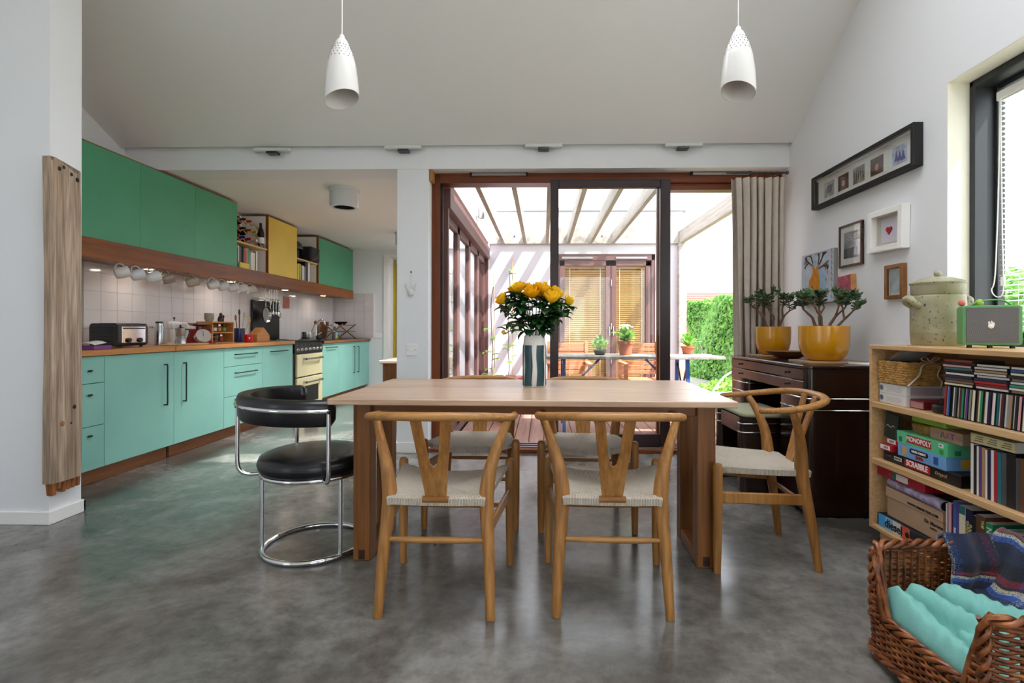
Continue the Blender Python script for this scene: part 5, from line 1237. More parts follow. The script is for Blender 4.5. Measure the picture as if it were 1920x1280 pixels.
# --- things on top
t = thing('stoneware_crock', 'tall speckled olive stoneware crock with lid and lug handles on the bookcase', 'jar', (1.82, 2.40, .977))
def crock():
    m, nt, b = newmat('speckled_stoneware'); v = coords(nt)
    n1 = N(nt, 'ShaderNodeTexNoise', Scale=70.0, Detail=3.0); nt.links.new(v, n1.inputs['Vector'])
    n2 = N(nt, 'ShaderNodeTexNoise', Scale=6.0, Detail=4.0); nt.links.new(v, n2.inputs['Vector'])
    r2 = ramp(nt, [(.3, '#86825c'), (.55, '#a39f85'), (.75, '#aca46c')]); nt.links.new(n2.outputs['Fac'], r2.inputs['Fac'])
    r1 = ramp(nt, [(.30, (.12,.10,.06)), (.37, (1,1,1))]); nt.links.new(n1.outputs['Fac'], r1.inputs['Fac'])
    mx = N(nt, 'ShaderNodeMix', data_type='RGBA', blend_type='MULTIPLY'); mx.inputs[0].default_value = 1
    nt.links.new(r2.outputs['Color'], mx.inputs[6]); nt.links.new(r1.outputs['Color'], mx.inputs[7]); nt.links.new(mx.outputs[2], b.inputs['Base Color'])
    b.inputs['Roughness'].default_value = .35; return m
M['crock'] = crock()
MB().lathe([(0,0),(.096,0),(.102,.012),(.104,.06),(.1045,.062),(.104,.066),(.105,.17),(.103,.225),(.098,.232),(.102,.24),(.103,.275),(.106,.285),(.0,.285)], 40).build('body', M['crock'], t, smooth=50)
l = MB().lathe([(.108,.284),(.109,.289),(.09,.3),(.06,.312),(.03,.317),(0,.318)], 40).build('lid', M['crock'], t, smooth=50)
MB().ball((0,0,.332), .016, 14).build('knob', M['crock'], l, smooth=60)
for s_ in (-1, 1):
    MB().tube(curve([(s_*.095,-.02,.18),(s_*.125,-.022,.2),(s_*.13,-.01,.215),(s_*.13,.02,.215),(s_*.12,.03,.2),(s_*.095,.03,.185)], 5), [.016]*26, 10).build('lug_handle', M['crock'], t, smooth=60)
t = thing('radio_speaker', 'small green speaker with a dark woven grille beside the crock', 'speaker', (1.80, 2.09, .977), math.radians(-26))
M['spkgreen'] = mat('green_leatherette', '#5d9a60', .5)
MB().prism(rrect(-.093, .093, .012, .172, .012), -.09, .0, Matrix(((1,0,0,0),(0,0,-1,0),(0,1,0,0),(0,0,0,1)))).build('case', M['spkgreen'], t, bevel=.003, smooth=40)
def grille():
    m, nt, b = newmat('woven_grille'); v = coords(nt, (1,1,1))
    w = N(nt, 'ShaderNodeTexChecker', Scale=330.0); w.inputs['Color1'].default_value = (.03,.03,.035,1); w.inputs['Color2'].default_value = (.22,.22,.23,1)
    nt.links.new(v, w.inputs['Vector']); nt.links.new(w.outputs['Color'], b.inputs['Base Color']); b.inputs['Roughness'].default_value = .7; return m
MB().box(-.082, .08, -.004, .001, .022, .163).build('grille', grille(), t)
e = MB().ball((-.005,-.006,.088), .011, 10, .9, .25, .9)
for dx, dz in ((-.006,.012),(.002,.014),(.008,.008)): e.ball((-.005+dx,-.006,.088+dz), .006, 8, .6, .3, 1.4)
e.build('emblem', M['paper'], t, smooth=60)
MB().tube(curve([(-.06,.05,.17),(-.03,.05,.19),(.02,.05,.196),(.055,.05,.188),(.075,.05,.17)], 5), .006, 8, flat=.6).build('carry_handle', M['spkgreen'], t, smooth=60)
for x in (-.065, 0, .07): MB().cyl((x,.03,0),(x,.03,.013), .009, n=10).build('foot', M['black'], t)
tag(MB().ball((0,0,.013), .014, 10, 1, .8, 1).build('coral_bead', mat('coral_plastic', '#d06a58', .4), loc=(1.745, 2.17, 1.149), smooth=60), 'small coral pink bead on top of the speaker', 'bead')
tag(MB().ball((0,0,.014), .015, 10, 1, .8, 1).build('lime_bead', mat('lime_plastic', '#9cb83a', .4), loc=(1.80, 2.15, 1.149), smooth=60), 'small lime green bead on top of the speaker', 'bead')

# --- upper compartment
t = thing('seagrass_basket', 'woven seagrass basket with a cloth ribbon on the upper shelf', 'basket', (IX, 2.335, Z1+.095))
M['sea'] = mat('seagrass', '#b98c4c', .85, var=.35, vs=40)
MB().box(.008, .192, .008, .172, 0, .1).build('inner_box', mat('basket_inner', '#5c3f20', .9), t)
wv = MB()
for r in range(10):
    z = .006 + r*.0105
    pts = []
    for (xa, ya), (xb, yb) in (((0,0),(.2,0)), ((.2,0),(.2,.18)), ((.2,.18),(0,.18)), ((0,.18),(0,0))):
        for q in range(14):
            f = q/14; o_ = .0035*(1 if (q + r) % 2 else -1); nx, ny = ((yb-ya)/.19, -(xb-xa)/.19)
            pts.append((lerp(xa, xb, f)+nx*o_, lerp(ya, yb, f)+ny*o_, z+.002*math.sin(q*2.1+r)))
    wv.tube(pts, .0062, 6, closed=True)
wv.build('weave', M['sea'], t, smooth=60)['kind'] = 'stuff'
rb = M['linen']
MB().tube(curve([(.1,-.008,.108),(.06,-.016,.09),(.05,-.014,.05),(.02,-.014,.02),(.0,-.014,.0)], 4), .005, 6, flat=.35).tube(curve([(.1,-.008,.108),(.14,-.016,.09),(.13,-.014,.05),(.15,-.014,.02),(.14,-.014,-.01)], 4), .005, 6, flat=.35).tube(curve([(.1,-.01,.108),(.08,-.012,.13),(.06,-.012,.12),(.1,-.012,.106),(.14,-.012,.125),(.12,-.012,.13),(.1,-.01,.108)], 4), .005, 6, flat=.35).build('ribbon', rb, t, smooth=60)
for k, (dz, ang, c, lab) in enumerate(((.112, -.42, 'grey', 'grey booklet tilted up out of the seagrass basket'), (.121, -.46, 'tan', 'tan booklet on top of the grey one in the seagrass basket'))):
    b = book(lab, 1.66, 1.80, -.08, .08, 0, .009, c, 'booklets in the basket', spine='-x'); b.location = (1.73, 2.43, Z1+.095+dz+.018); b.rotation_euler = (ang, 0, 0)
M['boxwhite'] = mat('white_box_card', '#dad6d2', .6)
for k in range(2):
    t = thing('white_carton', ('lower white carton under the seagrass basket', 'upper white carton just under the seagrass basket')[k], 'box', (IX+.002, 2.335, Z1+k*.047), group='white cartons under the basket')
    MB().box(0, .2, 0, .182, 0, .046).build('carton_body', M['boxwhite'], t, bevel=.001)
    MB().lathe([(.013,0),(.013,.0008),(0,.0008)], 14, (-.0004,.166,.024), R=Matrix.Rotation(-PI/2, 3, 'Y')).build('round_mark', mat('slate_mark', '#56606e', .5), t)
    for q in range(4): MB().box(-.0008, 0, .03, .13, .012+q*.006, .0135+q*.006).build('print_line', mat('grey_print_line', '#b3b0b0', .6), t)
    MB().box(.02, .16, -.0008, 0, .004, .042).build('end_label', mat('mauve_label', '#a8989a', .6), t)
t = thing('dark_red_box', 'small dark red box in front of the white cartons', 'box', (1.645, 2.245, Z1)); MB().box(0, .13, 0, .085, 0, .036).build('box_body', mat('dark_red_card', '#6b1014', .5), t, bevel=.001); MB().box(-.0008, 0, .005, .08, .004, .03).build('label_panel', mat('rose_label', '#a87a80', .5), t)
t = thing('black_tin', 'round glossy black tin at the front of the upper shelf', 'tin', (1.70, 2.165, Z1)); MB().lathe([(0,0),(.062,0),(.068,.008),(.068,.028),(.064,.034),(0,.036)], 28).build('tin_body', M['black'], t, smooth=40); MB().lathe([(.04,.036),(.04,.056),(0,.057)], 24).build('lid_knob', M['matteblack'], t, smooth=40)
cdc = ['red','white','blue','black','white','dark grey','cream','maroon','green','white','purple','grey','yellow','white','brown','cream','green','tan','white','navy','pink','white','teal','cream','maroon','white','grey','tan','white','black','pink','brown','white','dark grey','maroon','white','grey','red','cream']
ordn = ['first','second','third','fourth','fifth','sixth','seventh','eighth','ninth','tenth','eleventh','twelfth','thirteenth','fourteenth','fifteenth','sixteenth','seventeenth','eighteenth','nineteenth','twentieth']
def ordw(i):
    if i < 20: return ordn[i]
    return ('twenty', 'thirty', 'forty')[i//10-2] + ('-' + ordn[i % 10-1] if i % 10 else 'th') if i % 10 else ('twentieth', 'thirtieth', 'fortieth')[i//10-2]
cm = MB().box(0, .12, -.005, .005, 0, .124).mesh('case'); cm.materials.append(mat('cd_case', '#2a2c30', .2))
sp = {c: None for c in BM}
for i, c in enumerate(cdc):
    t = thing('cd_case', '%s-spined CD case, %s from the black tin in the standing row' % (c.replace(' ', '-'), ordw(i)), 'CD case', (IX+.004*math.sin(i*2.3), 2.112 - i*.0108, Z1), group='CD cases standing on the upper shelf')
    t.rotation_euler = (math.radians(4.5), 0, 0)
    obj('case', cm, None, t)
    if not sp[c]: sp[c] = MB().box(-.0012, .0, -.0043, .0043, .004, .12).mesh('spine_card'); sp[c].materials.append(BM[c])
    obj('spine_card', sp[c], None, t)
stk = [['cream','tan','dark grey','navy','white','black','teal','pink','black','orange-red'], ['white','red','red','navy','white','white','tan','white','white'], ['tan','white','green','white','grey','black','cream','blue','white']]
fm = MB().box(0, .12, 0, .139, 0, .0098).mesh('case'); fm.materials.append(mat('cd_case_flat', '#35373b', .2))
for s_, (cols, y) in enumerate(zip(stk, (1.978, 1.832, 1.686))):
    for i, c in enumerate(cols):
        pl = ('stack nearer the basket', 'middle stack with two red cases', 'stack nearer the viewer')[s_]
        t = thing('cd_case', '%s-edged CD case lying %s from the bottom of the %s' % (c.replace(' ', '-'), ordw(i), pl), 'CD case', (IX+.003+.005*math.sin(i*1.7+s_), y+.004*math.sin(i*2.9), Z1+.1265+i*.0104), group='CD cases lying in stacks')
        obj('case', fm, None, t)
        MB().box(-.0012, 0, .003, .136, .0015, .0085).build('spine_card', BM[c], t)
# --- middle compartment: board games
def gamebox(lab, y0, y1, z0, h, m, dx=0, nm='board_game', depth=.30):
    t = thing(nm, lab, 'board game', (IX+dx, y0, z0), group='board games on the middle shelf')
    MB().box(0, depth, 0, y1-y0, 0, h).build('box_body', m, t, bevel=.001)
    return t
W_ = M['paper']
LX, LY = (0,-1,0), (0,0,1)
def onface(t, s, size, m, yc, zc_, bold=0, x=-.0009, sx=1.0): return text(s, size, m, t, (x, yc, zc_), LX, LY, align='CENTER', bold=bold, sx=sx)
def onside(t, s, size, m, xc, zc_, bold=0, y=-.0009, sx=1.0): return text(s, size, m, t, (xc, y, zc_), (1,0,0), (0,0,1), align='CENTER', bold=bold, sx=sx)
t = gamebox('long black word game box at the bottom of the games pile', 2.035, 2.49, Z2, .048, M['black'], .004)
MB().box(-.0008, 0, .16, .31, .008, .040).build('red_panel', M['redpaper'], t); onface(t, 'SCRABBLE', .036, W_, .235, .025, .0006, -.0012, .78); onface(t, 'Original', .02, mat('tan_print', '#a8825c', .5), .10, .026)
MB().box(-.0008, 0, .33, .38, .017, .034).build('badge', mat('badge_grey', '#c9c6c0', .5), t); onface(t, 'MATTEL', .011, M['black'], .355, .0255, 0, -.0012); onface(t, 'GAMES', .012, M['chrome'], .42, .026)
MB().box(.06, .11, -.0008, 0, .016, .034).build('badge', mat('badge_grey_side', '#c9c6c0', .5), t); onside(t, 'MATTEL', .011, M['black'], .085, .0255, 0, -.0012); MB().box(.13, .28, -.0008, 0, .008, .040).build('red_panel', M['redpaper'], t); onside(t, 'SCRABBLE', .036, W_, .205, .025, .0006, -.0012, .78)
gb = mat('game_blue', '#6fa2d6', .4, var=.1, vs=6)
t = gamebox('blue quiz game box in the middle of the games pile', 2.105, 2.385, Z2+.0485, .056, gb, 0)
yel = mat('wedge_yellow', '#d9a83a', .4); MB().box(-.0008, 0, .225, .25, .010, .046).build('yellow_piece', yel, t)
MB().prism(rrect(-.055, .055, -.011, .011, .01), 0, .0008, Matrix(((0,0,-1,0),(-1,0,0,.15),(0,1,0,.036),(0,0,0,1)))).build('black_panel', M['black'], t); onface(t, 'TRIVIAL PURSUIT', .0135, W_, .15, .036, .0002, -.0014, .85)
onface(t, '2000s', .020, M['redpaper'], .145, .014, .0008, -.0012); MB().box(-.0008, 0, .04, .065, .012, .044).build('blue_piece', mat('piece_blue', '#2c4f9a', .4), t)
MB().box(.06, .1, -.0008, 0, .010, .046).build('yellow_piece', yel, t); MB().box(.125, .24, -.0008, 0, .026, .046).build('black_panel', M['black'], t); onside(t, 'TRIVIAL PURSUIT', .0135, W_, .183, .036, .0002, -.0014, .85); onside(t, '2000s', .02, M['redpaper'], .18, .014, .0008, -.0012)
gg = mat('game_green', '#5cc48e', .4, var=.15, vs=5)
t = gamebox('green property game box on top of the games pile', 2.10, 2.395, Z2+.105, .054, gg, .002)
MB().box(-.0008, 0, .085, .232, .012, .046).build('red_panel', M['redpaper'], t); onface(t, 'MONOPOLY', .030, W_, .158, .029, .0006, -.0013, .86)
MB().lathe([(.012,0),(.012,.0008),(0,.0008)], 16, (-.0004,.03,.014), R=Matrix.Rotation(-PI/2, 3, 'Y')).build('round_badge', mat('badge_green', '#2f9a3a', .4), t); MB().box(-.0008, 0, .02, .045, .032, .048).build('age_panel', W_, t); onface(t, '8+', .012, M['black'], .032, .04, 0, -.0013); MB().box(-.0008, 0, .26, .28, .008, .03).build('small_panel', mat('panel_dkgreen', '#2a7a54', .4), t)
MB().box(.09, .25, -.0008, 0, .012, .046).build('red_panel', M['redpaper'], t); onside(t, 'MONOPOLY', .030, W_, .17, .029, .0006, -.0013, .86); MB().box(.03, .055, -.0008, 0, .006, .026).build('small_panel', mat('panel_dkgreen_side', '#2a7a54', .4), t)
t = thing('craft_box', 'brown card craft box with coloured letters on the green game', 'box', (IX+.03, 2.06, Z2+.16)); MB().box(0, .2, 0, .17, 0, .047).build('box_body', M['kraft'], t, bevel=.001)
for ch, y, c in (('A', .10, '#7a6a72'), ('R', .075, '#b56a7a'), ('T', .05, '#7a5a9a')): onface(t, ch, .034, mat('letter_'+ch.lower(), c, .6), y, .024, .0006)
onface(t, 'COLOUR', .014, mat('letter_pink', '#c9a0b0', .6), .128, .026); MB().lathe([(.006,0),(.006,.0008),(0,.0008)], 10, (-.0004,.03,.024), R=Matrix.Rotation(-PI/2, 3, 'Y')).build('coral_dot', mat('dot_coral', '#d0665a', .5), t); MB().lathe([(.008,0),(.008,.0008),(0,.0008)], 6, (-.0004,.012,.022), R=Matrix.Rotation(-PI/2, 3, 'Y')).build('teal_dot', mat('dot_teal', '#5a9a92', .5), t)
t = thing('patterned_tin', 'oval floral patterned tin on the green game box', 'tin', (1.70, 2.30, Z2+.16)); MB().lathe([(0,0),(.05,0),(.054,.004),(.054,.022),(.057,.024),(.057,.038),(.05,.043),(0,.044)], 28, sx=.8, sy=1.25).build('tin_body', mat('floral_tin', '#8a6a34', .35, var=.6, vs=45), t, smooth=40)
t = thing('lime_box', 'lime green box held under the upper shelf', 'box', (IX+.045, 2.16, Z2+.208)); MB().box(0, .22, 0, .2, 0, .036).build('box_body', mat('lime_card', '#8fbf3c', .5), t, bevel=.001); MB().box(-.004, .222, -.004, .012, .004, .037).build('lid_edge', mat('lime_card_lid', '#a6cc55', .5), t)
t = thing('chalk_slate', 'dark green slate leaning against the bookcase side', 'slate', (IX+.02, 2.455, Z2+.115)); MB().obox((0,0,.05), (.012, .085, .12), Matrix.Rotation(.12, 3, 'X')).build('slate_body', mat('dark_green_slate', '#1c2c2a', .4), t, bevel=.002); MB().tube([(-.0075,-.03+q*.012,.05+.006*math.sin(q*2)) for q in range(6)], .0012, 4).build('chalk_line', M['paper'], t)
for k, (y0, z0, m, lab) in enumerate(((2.42, .0485, 'red', 'small red and white box lower at the end of the games pile'), (2.408, .0785, 'maroon', 'small red and white box upper at the end of the games pile'))):
    t = thing('card_game', lab, 'box', (IX-.004+k*.018, y0, Z2+z0)); MB().box(0, .12, 0, .085-k*.01, 0, .029).build('box_body', M['redpaper'], t, bevel=.001); MB().box(-.0008, 0, .012, .08-k*.01, .005, .025).build('white_panel', W_, t)
    MB().box(-.0012, -.0006, .025, .055, .010, .020).build('print_line', mat('card_print', '#8a8488', .6), t)
# --- DVDs and books on the middle shelf
def spined(col, w, h, lab, y, z, grp, depth=.135, x=IX, cat='DVD case', nm='dvd_case'):
    t = thing(nm, lab, cat, (x, y-w, z), group=grp)
    MB().box(.0012, depth, .0005, w-.0005, 0, h).build('case', M['matteblack'] if cat == 'DVD case' else W_, t)
    MB().box(0, .0012, .0003, w-.0003, 0, h).box(.0012, depth, 0, .0008, 0, h).build('spine_cover', BM[col], t)
    return t
y = 1.985
for i, (c, w, h) in enumerate((('white',.013,.19),('black',.013,.185),('white',.009,.185),('purple',.012,.187),('tan',.014,.185),('white',.009,.18),('navy',.014,.183),('white',.012,.184),('red',.014,.183),('teal',.015,.183),('dark grey',.02,.186),('black',.034,.19),('dark grey',.012,.18),('brown',.022,.182),('cream',.021,.19),('pink',.008,.185),('white',.008,.182),('light blue',.013,.185))):
    spined(c, w, h, '%s-spined DVD case, %s from the stacked games on the middle shelf' % (c.replace(' ', '-'), ordw(i)), y, Z2, 'DVD cases on the middle shelf'); y -= w+.0006
t = spined('yellow', .024, .215, 'tall olive and orange book at the near end of the DVD row', y, Z2, None, .15, IX-.006, 'book', 'book')
MB().box(-.0006, 0, .002, .022, .15, .2).build('spine_panel', BM['orange-red'], t); MB().box(-.0006, 0, .004, .02, .01, .03).build('spine_mark', BM['red'], t)
t = thing('book', 'thick cream paperback lying flat on the DVD row', 'book', (IX, 1.80, Z2+.193)); MB().box(0, .12, 0, .185, 0, .002).box(0, .12, 0, .185, .036, .038).box(0, .002, 0, .185, 0, .038).build('cover', mat('cream_cover', '#cfc493', .6), t); MB().box(.002, .118, .003, .182, .002, .036).build('pages', W_, t)
for y_, s_ in ((.15, 'SELECTED'), (.092, 'COLLECTED'), (.035, 'COMPLETE')):
    for q in range(3): MB().box(-.0006, 0, y_-.02, y_+.02-.006*q, .010+q*.008, .013+q*.008).build('print_line', mat('dark_print', '#5a5240', .6), t)
# --- lower compartment
t = thing('red_box_file', 'bright red flat box under the lower shelf board', 'box', (IX-.004, 2.215, Z3+.243)); MB().box(0, .28, 0, .31, 0, .042).build('box_body', mat('crimson_card', '#a8102c', .45), t, bevel=.002); MB().box(-.0008, 0, .10, .175, .008, .036).build('white_label', W_, t); MB().box(-.0010, -.0002, .175, .205, .006, .036).build('green_label', mat('label_teal', '#2a6a5c', .5), t); MB().ball((-.001,.085,.02), .004, 6).ball((-.001,.215,.024), .004, 6).build('stud', M['chrome'], t)
t = thing('wrapping_roll', 'rolled patterned mauve wrapping paper under the red box', 'roll', (IX+.02, 2.13, Z3+.218)); MB().cyl((0,0,0),(.01,.34,0), .023, n=20).build('roll_sheet', mat('mauve_pattern', '#a79ab5', .6, var=.5, vs=35), t, smooth=50); MB().cyl((0,-.002,0),(0,.01,0), .02, n=18).build('dark_core', M['matteblack'], t)
R_ = Matrix.Rotation(math.radians(0), 3, 'X')
t = thing('shoe_box', 'plain brown card shoe box with a hinged lid on the bottom shelf', 'box', (IX+.012, 2.135, Z3+.06)); MB().box(.004, .2, .004, .346, 0, .1).build('box_body', M['kraft'], t, bevel=.001)
l = MB().box(0, .2, 0, .35, .09, .134).build('lid', mat('brown_card_lid', '#b8977a', .75), t, bevel=.001)
blk = mat('black_ink', '#2a211c', .7)
text('WWW.DRMARTENS.COM', .0155, blk, l, (-.0008, .025, .103), LX, LY, align='RIGHT', bold=.0002)
text('Dr. Martens', .021, blk, t, (.003, .055, .062), LX, LY, align='CENTER', bold=.0003); text('AirWair', .012, blk, t, (.003, .055, .042), LX, LY, align='CENTER')
t = thing('blue_shoe_box', 'blue and white printed flat box at the bottom of the bookcase', 'box', (IX-.006, 2.12, Z3)); MB().box(.001, .25, 0, .40, 0, .058).build('box_body', mat('dark_box', '#181c24', .5), t, bevel=.001)
for y0, y1, c in ((.34, .39, '#3f9ad8'), (.29, .34, '#7fb8dc'), (.235, .29, '#d2d0cc'), (.18, .235, '#c8503f')): MB().box(-.0002, .001, y0, y1, 0, .058).build('stripe', mat('stripe_'+c[1:], c, .5), t)
text('diesel', .056, M['black'], t, (-.001, .285, .028), LX, LY, align='CENTER', bold=.0012, sx=.92); MB().lathe([(.013,0),(.013,.0008),(0,.0008)], 16, (-.0004,.196,.026), R=Matrix.Rotation(-PI/2, 3, 'Y')).build('black_dot', M['black'], t)
y = 2.105; bt = (0,0,-1)
def bigbook(col, w, h, lab, txts=(), depth=.19, gap=.001):
    global y
    t = spined(col, w, h, lab, y, Z3, 'books on the bottom shelf', depth, IX, 'book', 'book')
    for s, size, off, z, c in txts: text(s, size, mat('spine_ink', c, .5), t, (-.0008, off, z), (0,0,-1), (0,-1,0), align='LEFT', bold=.0004)
    y -= w + gap
bigbook('white', .006, .24, 'thin white magazine next to the brown shoe box'); bigbook('grey', .006, .245, 'thin grey magazine next to the brown shoe box'); bigbook('pink', .014, .25, 'pale mottled book beside the thin magazines'); bigbook('maroon', .007, .25, 'thin maroon book beside the mottled one')
bigbook('blue', .017, .265, 'bright blue book on the bottom shelf', [('READER', .013, .0085, .16, '#d8e4f0')]); bigbook('purple', .010, .262, 'thin purple book beside the bright blue one')
bigbook('cream', .030, .258, 'cream book with a green and orange top band'); 
MB().box(IX-.0008, IX, y+.002, y+.03, Z3+.225, Z3+.257).build('top_band', BM['teal'], None)
_tb = bpy.data.objects['top_band']; _tb.parent = [o for o in bpy.data.objects if o.get('label', '').startswith('cream book with')][0]; _tb.location = -Vector(_tb.parent.location)
bigbook('navy', .032, .255, 'navy plant book with gilt lettering', [('GARDEN', .016, .022, .21, '#c8b870'), ('PLANTS', .016, .009, .2, '#c8b870')])
bigbook('black', .014, .24, 'plain black book between the two garden books')
bigbook('brown', .040, .25, 'dark brown encyclopedia with yellow lettering', [('ENCYC', .022, .009, .165, '#d8cf5a'), ('GARD', .022, .028, .17, '#d8cf5a'), ('THE', .016, .012, .235, '#c9c06a')])
bigbook('green', .030, .235, 'green book with a big pale title', [('NEW', .030, .015, .22, '#d4e8d8')])
bigbook('pink', .009, .20, 'thin dusky pink book beside the green one'); bigbook('black', .024, .225, 'black nature book with white lettering', [('THE NATURE', .014, .012, .19, '#d8d8d8')])
bigbook('light blue', .013, .235, 'pale blue slim book by the black nature book'); bigbook('grey', .03, .23, 'grey book at the near end of the bottom shelf'); bigbook('maroon', .03, .24, 'maroon book beyond the grey one on the bottom shelf')

# ================================================================== dog basket
def wicker():
    m, nt, b = newmat('wicker_cane'); v = coords(nt)
    n = N(nt, 'ShaderNodeTexNoise', Scale=24.0, Detail=4.0); nt.links.new(v, n.inputs['Vector'])
    r = ramp(nt, [(.3, '#4a2410'), (.5, '#7d4420'), (.72, '#a9683a')]); nt.links.new(n.outputs['Fac'], r.inputs['Fac'])
    nt.links.new(r.outputs['Color'], b.inputs['Base Color']); b.inputs['Roughness'].default_value = .32; return m
M['wick'] = wicker()
t = thing('dog_basket', 'brown wicker dog basket with a low front beside the bookcase', 'dog basket', (1.075, 1.235, 0), math.radians(2))
BWx, BL, rc = .44, .45, .05
per = []
poly = rrect(0, BWx, 0, BL, rc, 6)
def dens(P, step):
    out = []; n = len(P)
    for i in range(n):
        a, b_ = Vector((*P[i], 0)), Vector((*P[(i+1) % n], 0)); k = max(1, int((b_-a).length/step))
        for q in range(k): out.append(lerp(a, b_, q/k))
    return out
per = dens(poly, .011)
def hgt(p):
    if p.x > .05: return .355
    f = min(p.y, BL-p.y); return .15 + .205*max(0, 1-max(0, f-.03)/.05)**1.0 if f < .08 else .15
rows = MB(); nrow = 33
for r in range(nrow):
    z = .035 + r*.0097
    run = []
    idxs = [i for i, p in enumerate(per) if hgt(p) > z+.012]
    def woven(i, r):
        i %= len(per); p = per[i]; q = per[(i+1) % len(per)] - per[i-1]; nrm = Vector((q.y, -q.x, 0)).normalized()
        bulge = .012*math.sin(min(1, z/.36)*PI)
        return Vector((p.x, p.y, z + .0012*math.sin(i*1.3))) + nrm*(.0045*math.sin(PI*(i/2.0 + r)) + bulge)
    if len(idxs) == len(per): rows.tube([woven(i, r) for i in range(len(per))], .0046, 5, closed=True)
    else:
        st = next(i for i in range(len(per)) if i in idxs and (i-1) % len(per) not in idxs) if idxs else None
        if st is None: continue
        S_ = set(idxs); seg = []
        i = st
        while i % len(per) in S_ and len(seg) < len(per): seg.append(woven(i, r)); i += 1
        rows.tube(seg, .0046, 5)
rows.build('weave', M['wick'], t, smooth=60)['kind'] = 'stuff'
sk = MB()
for i in range(0, len(per), 2):
    p = per[i]; sk.tube([(p.x, p.y, .03), (p.x, p.y, hgt(p))], .0038, 5)
sk.build('stakes', M['wick'], t, smooth=60)['kind'] = 'stuff'
for ph in range(3):
    pts = []
    for i, p in enumerate(per):
        q = per[(i+1) % len(per)] - per[i-1]; nrm = Vector((q.y, -q.x, 0)).normalized(); a = i*.62 + ph*2*PI/3
        pts.append(Vector((p.x, p.y, hgt(p))) + nrm*(.011*math.cos(a)) + Vector((0,0,.010*math.sin(a))))
    MB().tube(pts, .0075, 6, closed=True).build('rim_strand', M['wick'], t, smooth=60)
    pts = [Vector((p.x, p.y, .035)) + Vector((0,0,.008*math.sin(i*.62+ph*2.1))) + (Vector((p.x-BWx/2, p.y-BL/2, 0)).normalized())*(.012+.008*math.cos(i*.62+ph*2.1)) for i, p in enumerate(per)]
    MB().tube(pts, .007, 6, closed=True).build('base_strand', M['wick'], t, smooth=60)
for y_ in (.05, BL-.05):        # thick plaited corner posts
    for ph in range(3): MB().tube([(-.004+.010*math.cos(z*60+ph*2.1), (.028 if y_ < .2 else BL-.028)+.012*math.sin(z*60+ph*2.1), z) for z in [.14+q*.0075 for q in range(29)]], .0065, 6).build('corner_plait', M['wick'], t, smooth=60)
for x in (.03, BWx-.03):
    for y_ in (.03, BL-.03): MB().lathe([(0,0),(.028,0),(.034,.012),(.03,.03),(0,.032)], 12, (x, y_, 0)).build('foot', M['wick'], t, smooth=50)
MB().prism(rrect(.01, BWx-.01, .01, BL-.01, .045), .03, .04).build('floor_mat', M['wick'], t)
RID = [([(.05,1.0),(.09,.75),(.10,.4),(.12,.0)], .10, .045), ([(.22,1.0),(.33,.72),(.48,.42),(.60,.05)], .085, .06), ([(.50,.95),(.60,.70),(.80,.45),(1.0,.35)], .12, .075),
       ([(.85,1.0),(.92,.8),(1.0,.7)], .10, .05), ([(.28,.5),(.33,.25),(.30,.0)], .07, .035), ([(.75,.35),(.85,.12),(.9,.0)], .09, .05)]
RID = [(curve([(p[0], p[1], 0) for p in P], 5), w, a) for P, w, a in RID]
def cushf(u, v):
    x = lerp(.022, BWx-.022, u); y_ = lerp(.022, BL-.022, v); p = Vector((u + .012*math.sin(v*23), v + .012*math.sin(u*19), 0))
    e = min(u, 1-u, v, 1-v)
    z = .155 + .05*math.exp(-(u*u*6+(v-1)**2*9)) + .03*u
    for P, w, a in RID:
        d = min((p-q).length for q in P)
        z += a*max(0, 1-(d/w)**2)**.5 if d < w else -.010*math.exp(-((d-w)/.03)**2)
    z += .004*math.sin(u*41+v*17)*math.sin(v*29-u*13) + .003*math.sin(u*67-v*53)
    z -= .05*max(0, 1-e*12)**2
    return (x, y_, z)
c = thing('dog_cushion', 'crumpled aqua quilted cushion filling the dog basket', 'cushion', (1.075, 1.235, 0), math.radians(2))
mb = MB().grid(72, 72, cushf); k0 = len(mb.v)
edge = [i for i in range(72)] + [71+72*j for j in range(1, 72)] + [72*72-1-i for i in range(1, 72)] + [72*71-72*j for j in range(1, 71)]
for i in edge: vx = mb.v[i]; mb.v.append((vx[0], vx[1], .043))
for i in range(len(edge)):
    j = (i+1) % len(edge); mb.f.append((edge[i], edge[j], k0+j, k0+i))
M['aqua'] = mat('aqua_cotton', '#7fc0b7', .85, bmp=.35, bs=120)
qo = mb.build('quilt', M['aqua'], c, smooth=180)
md = qo.modifiers.new('relax', 'SMOOTH'); md.factor = .5; md.iterations = 3
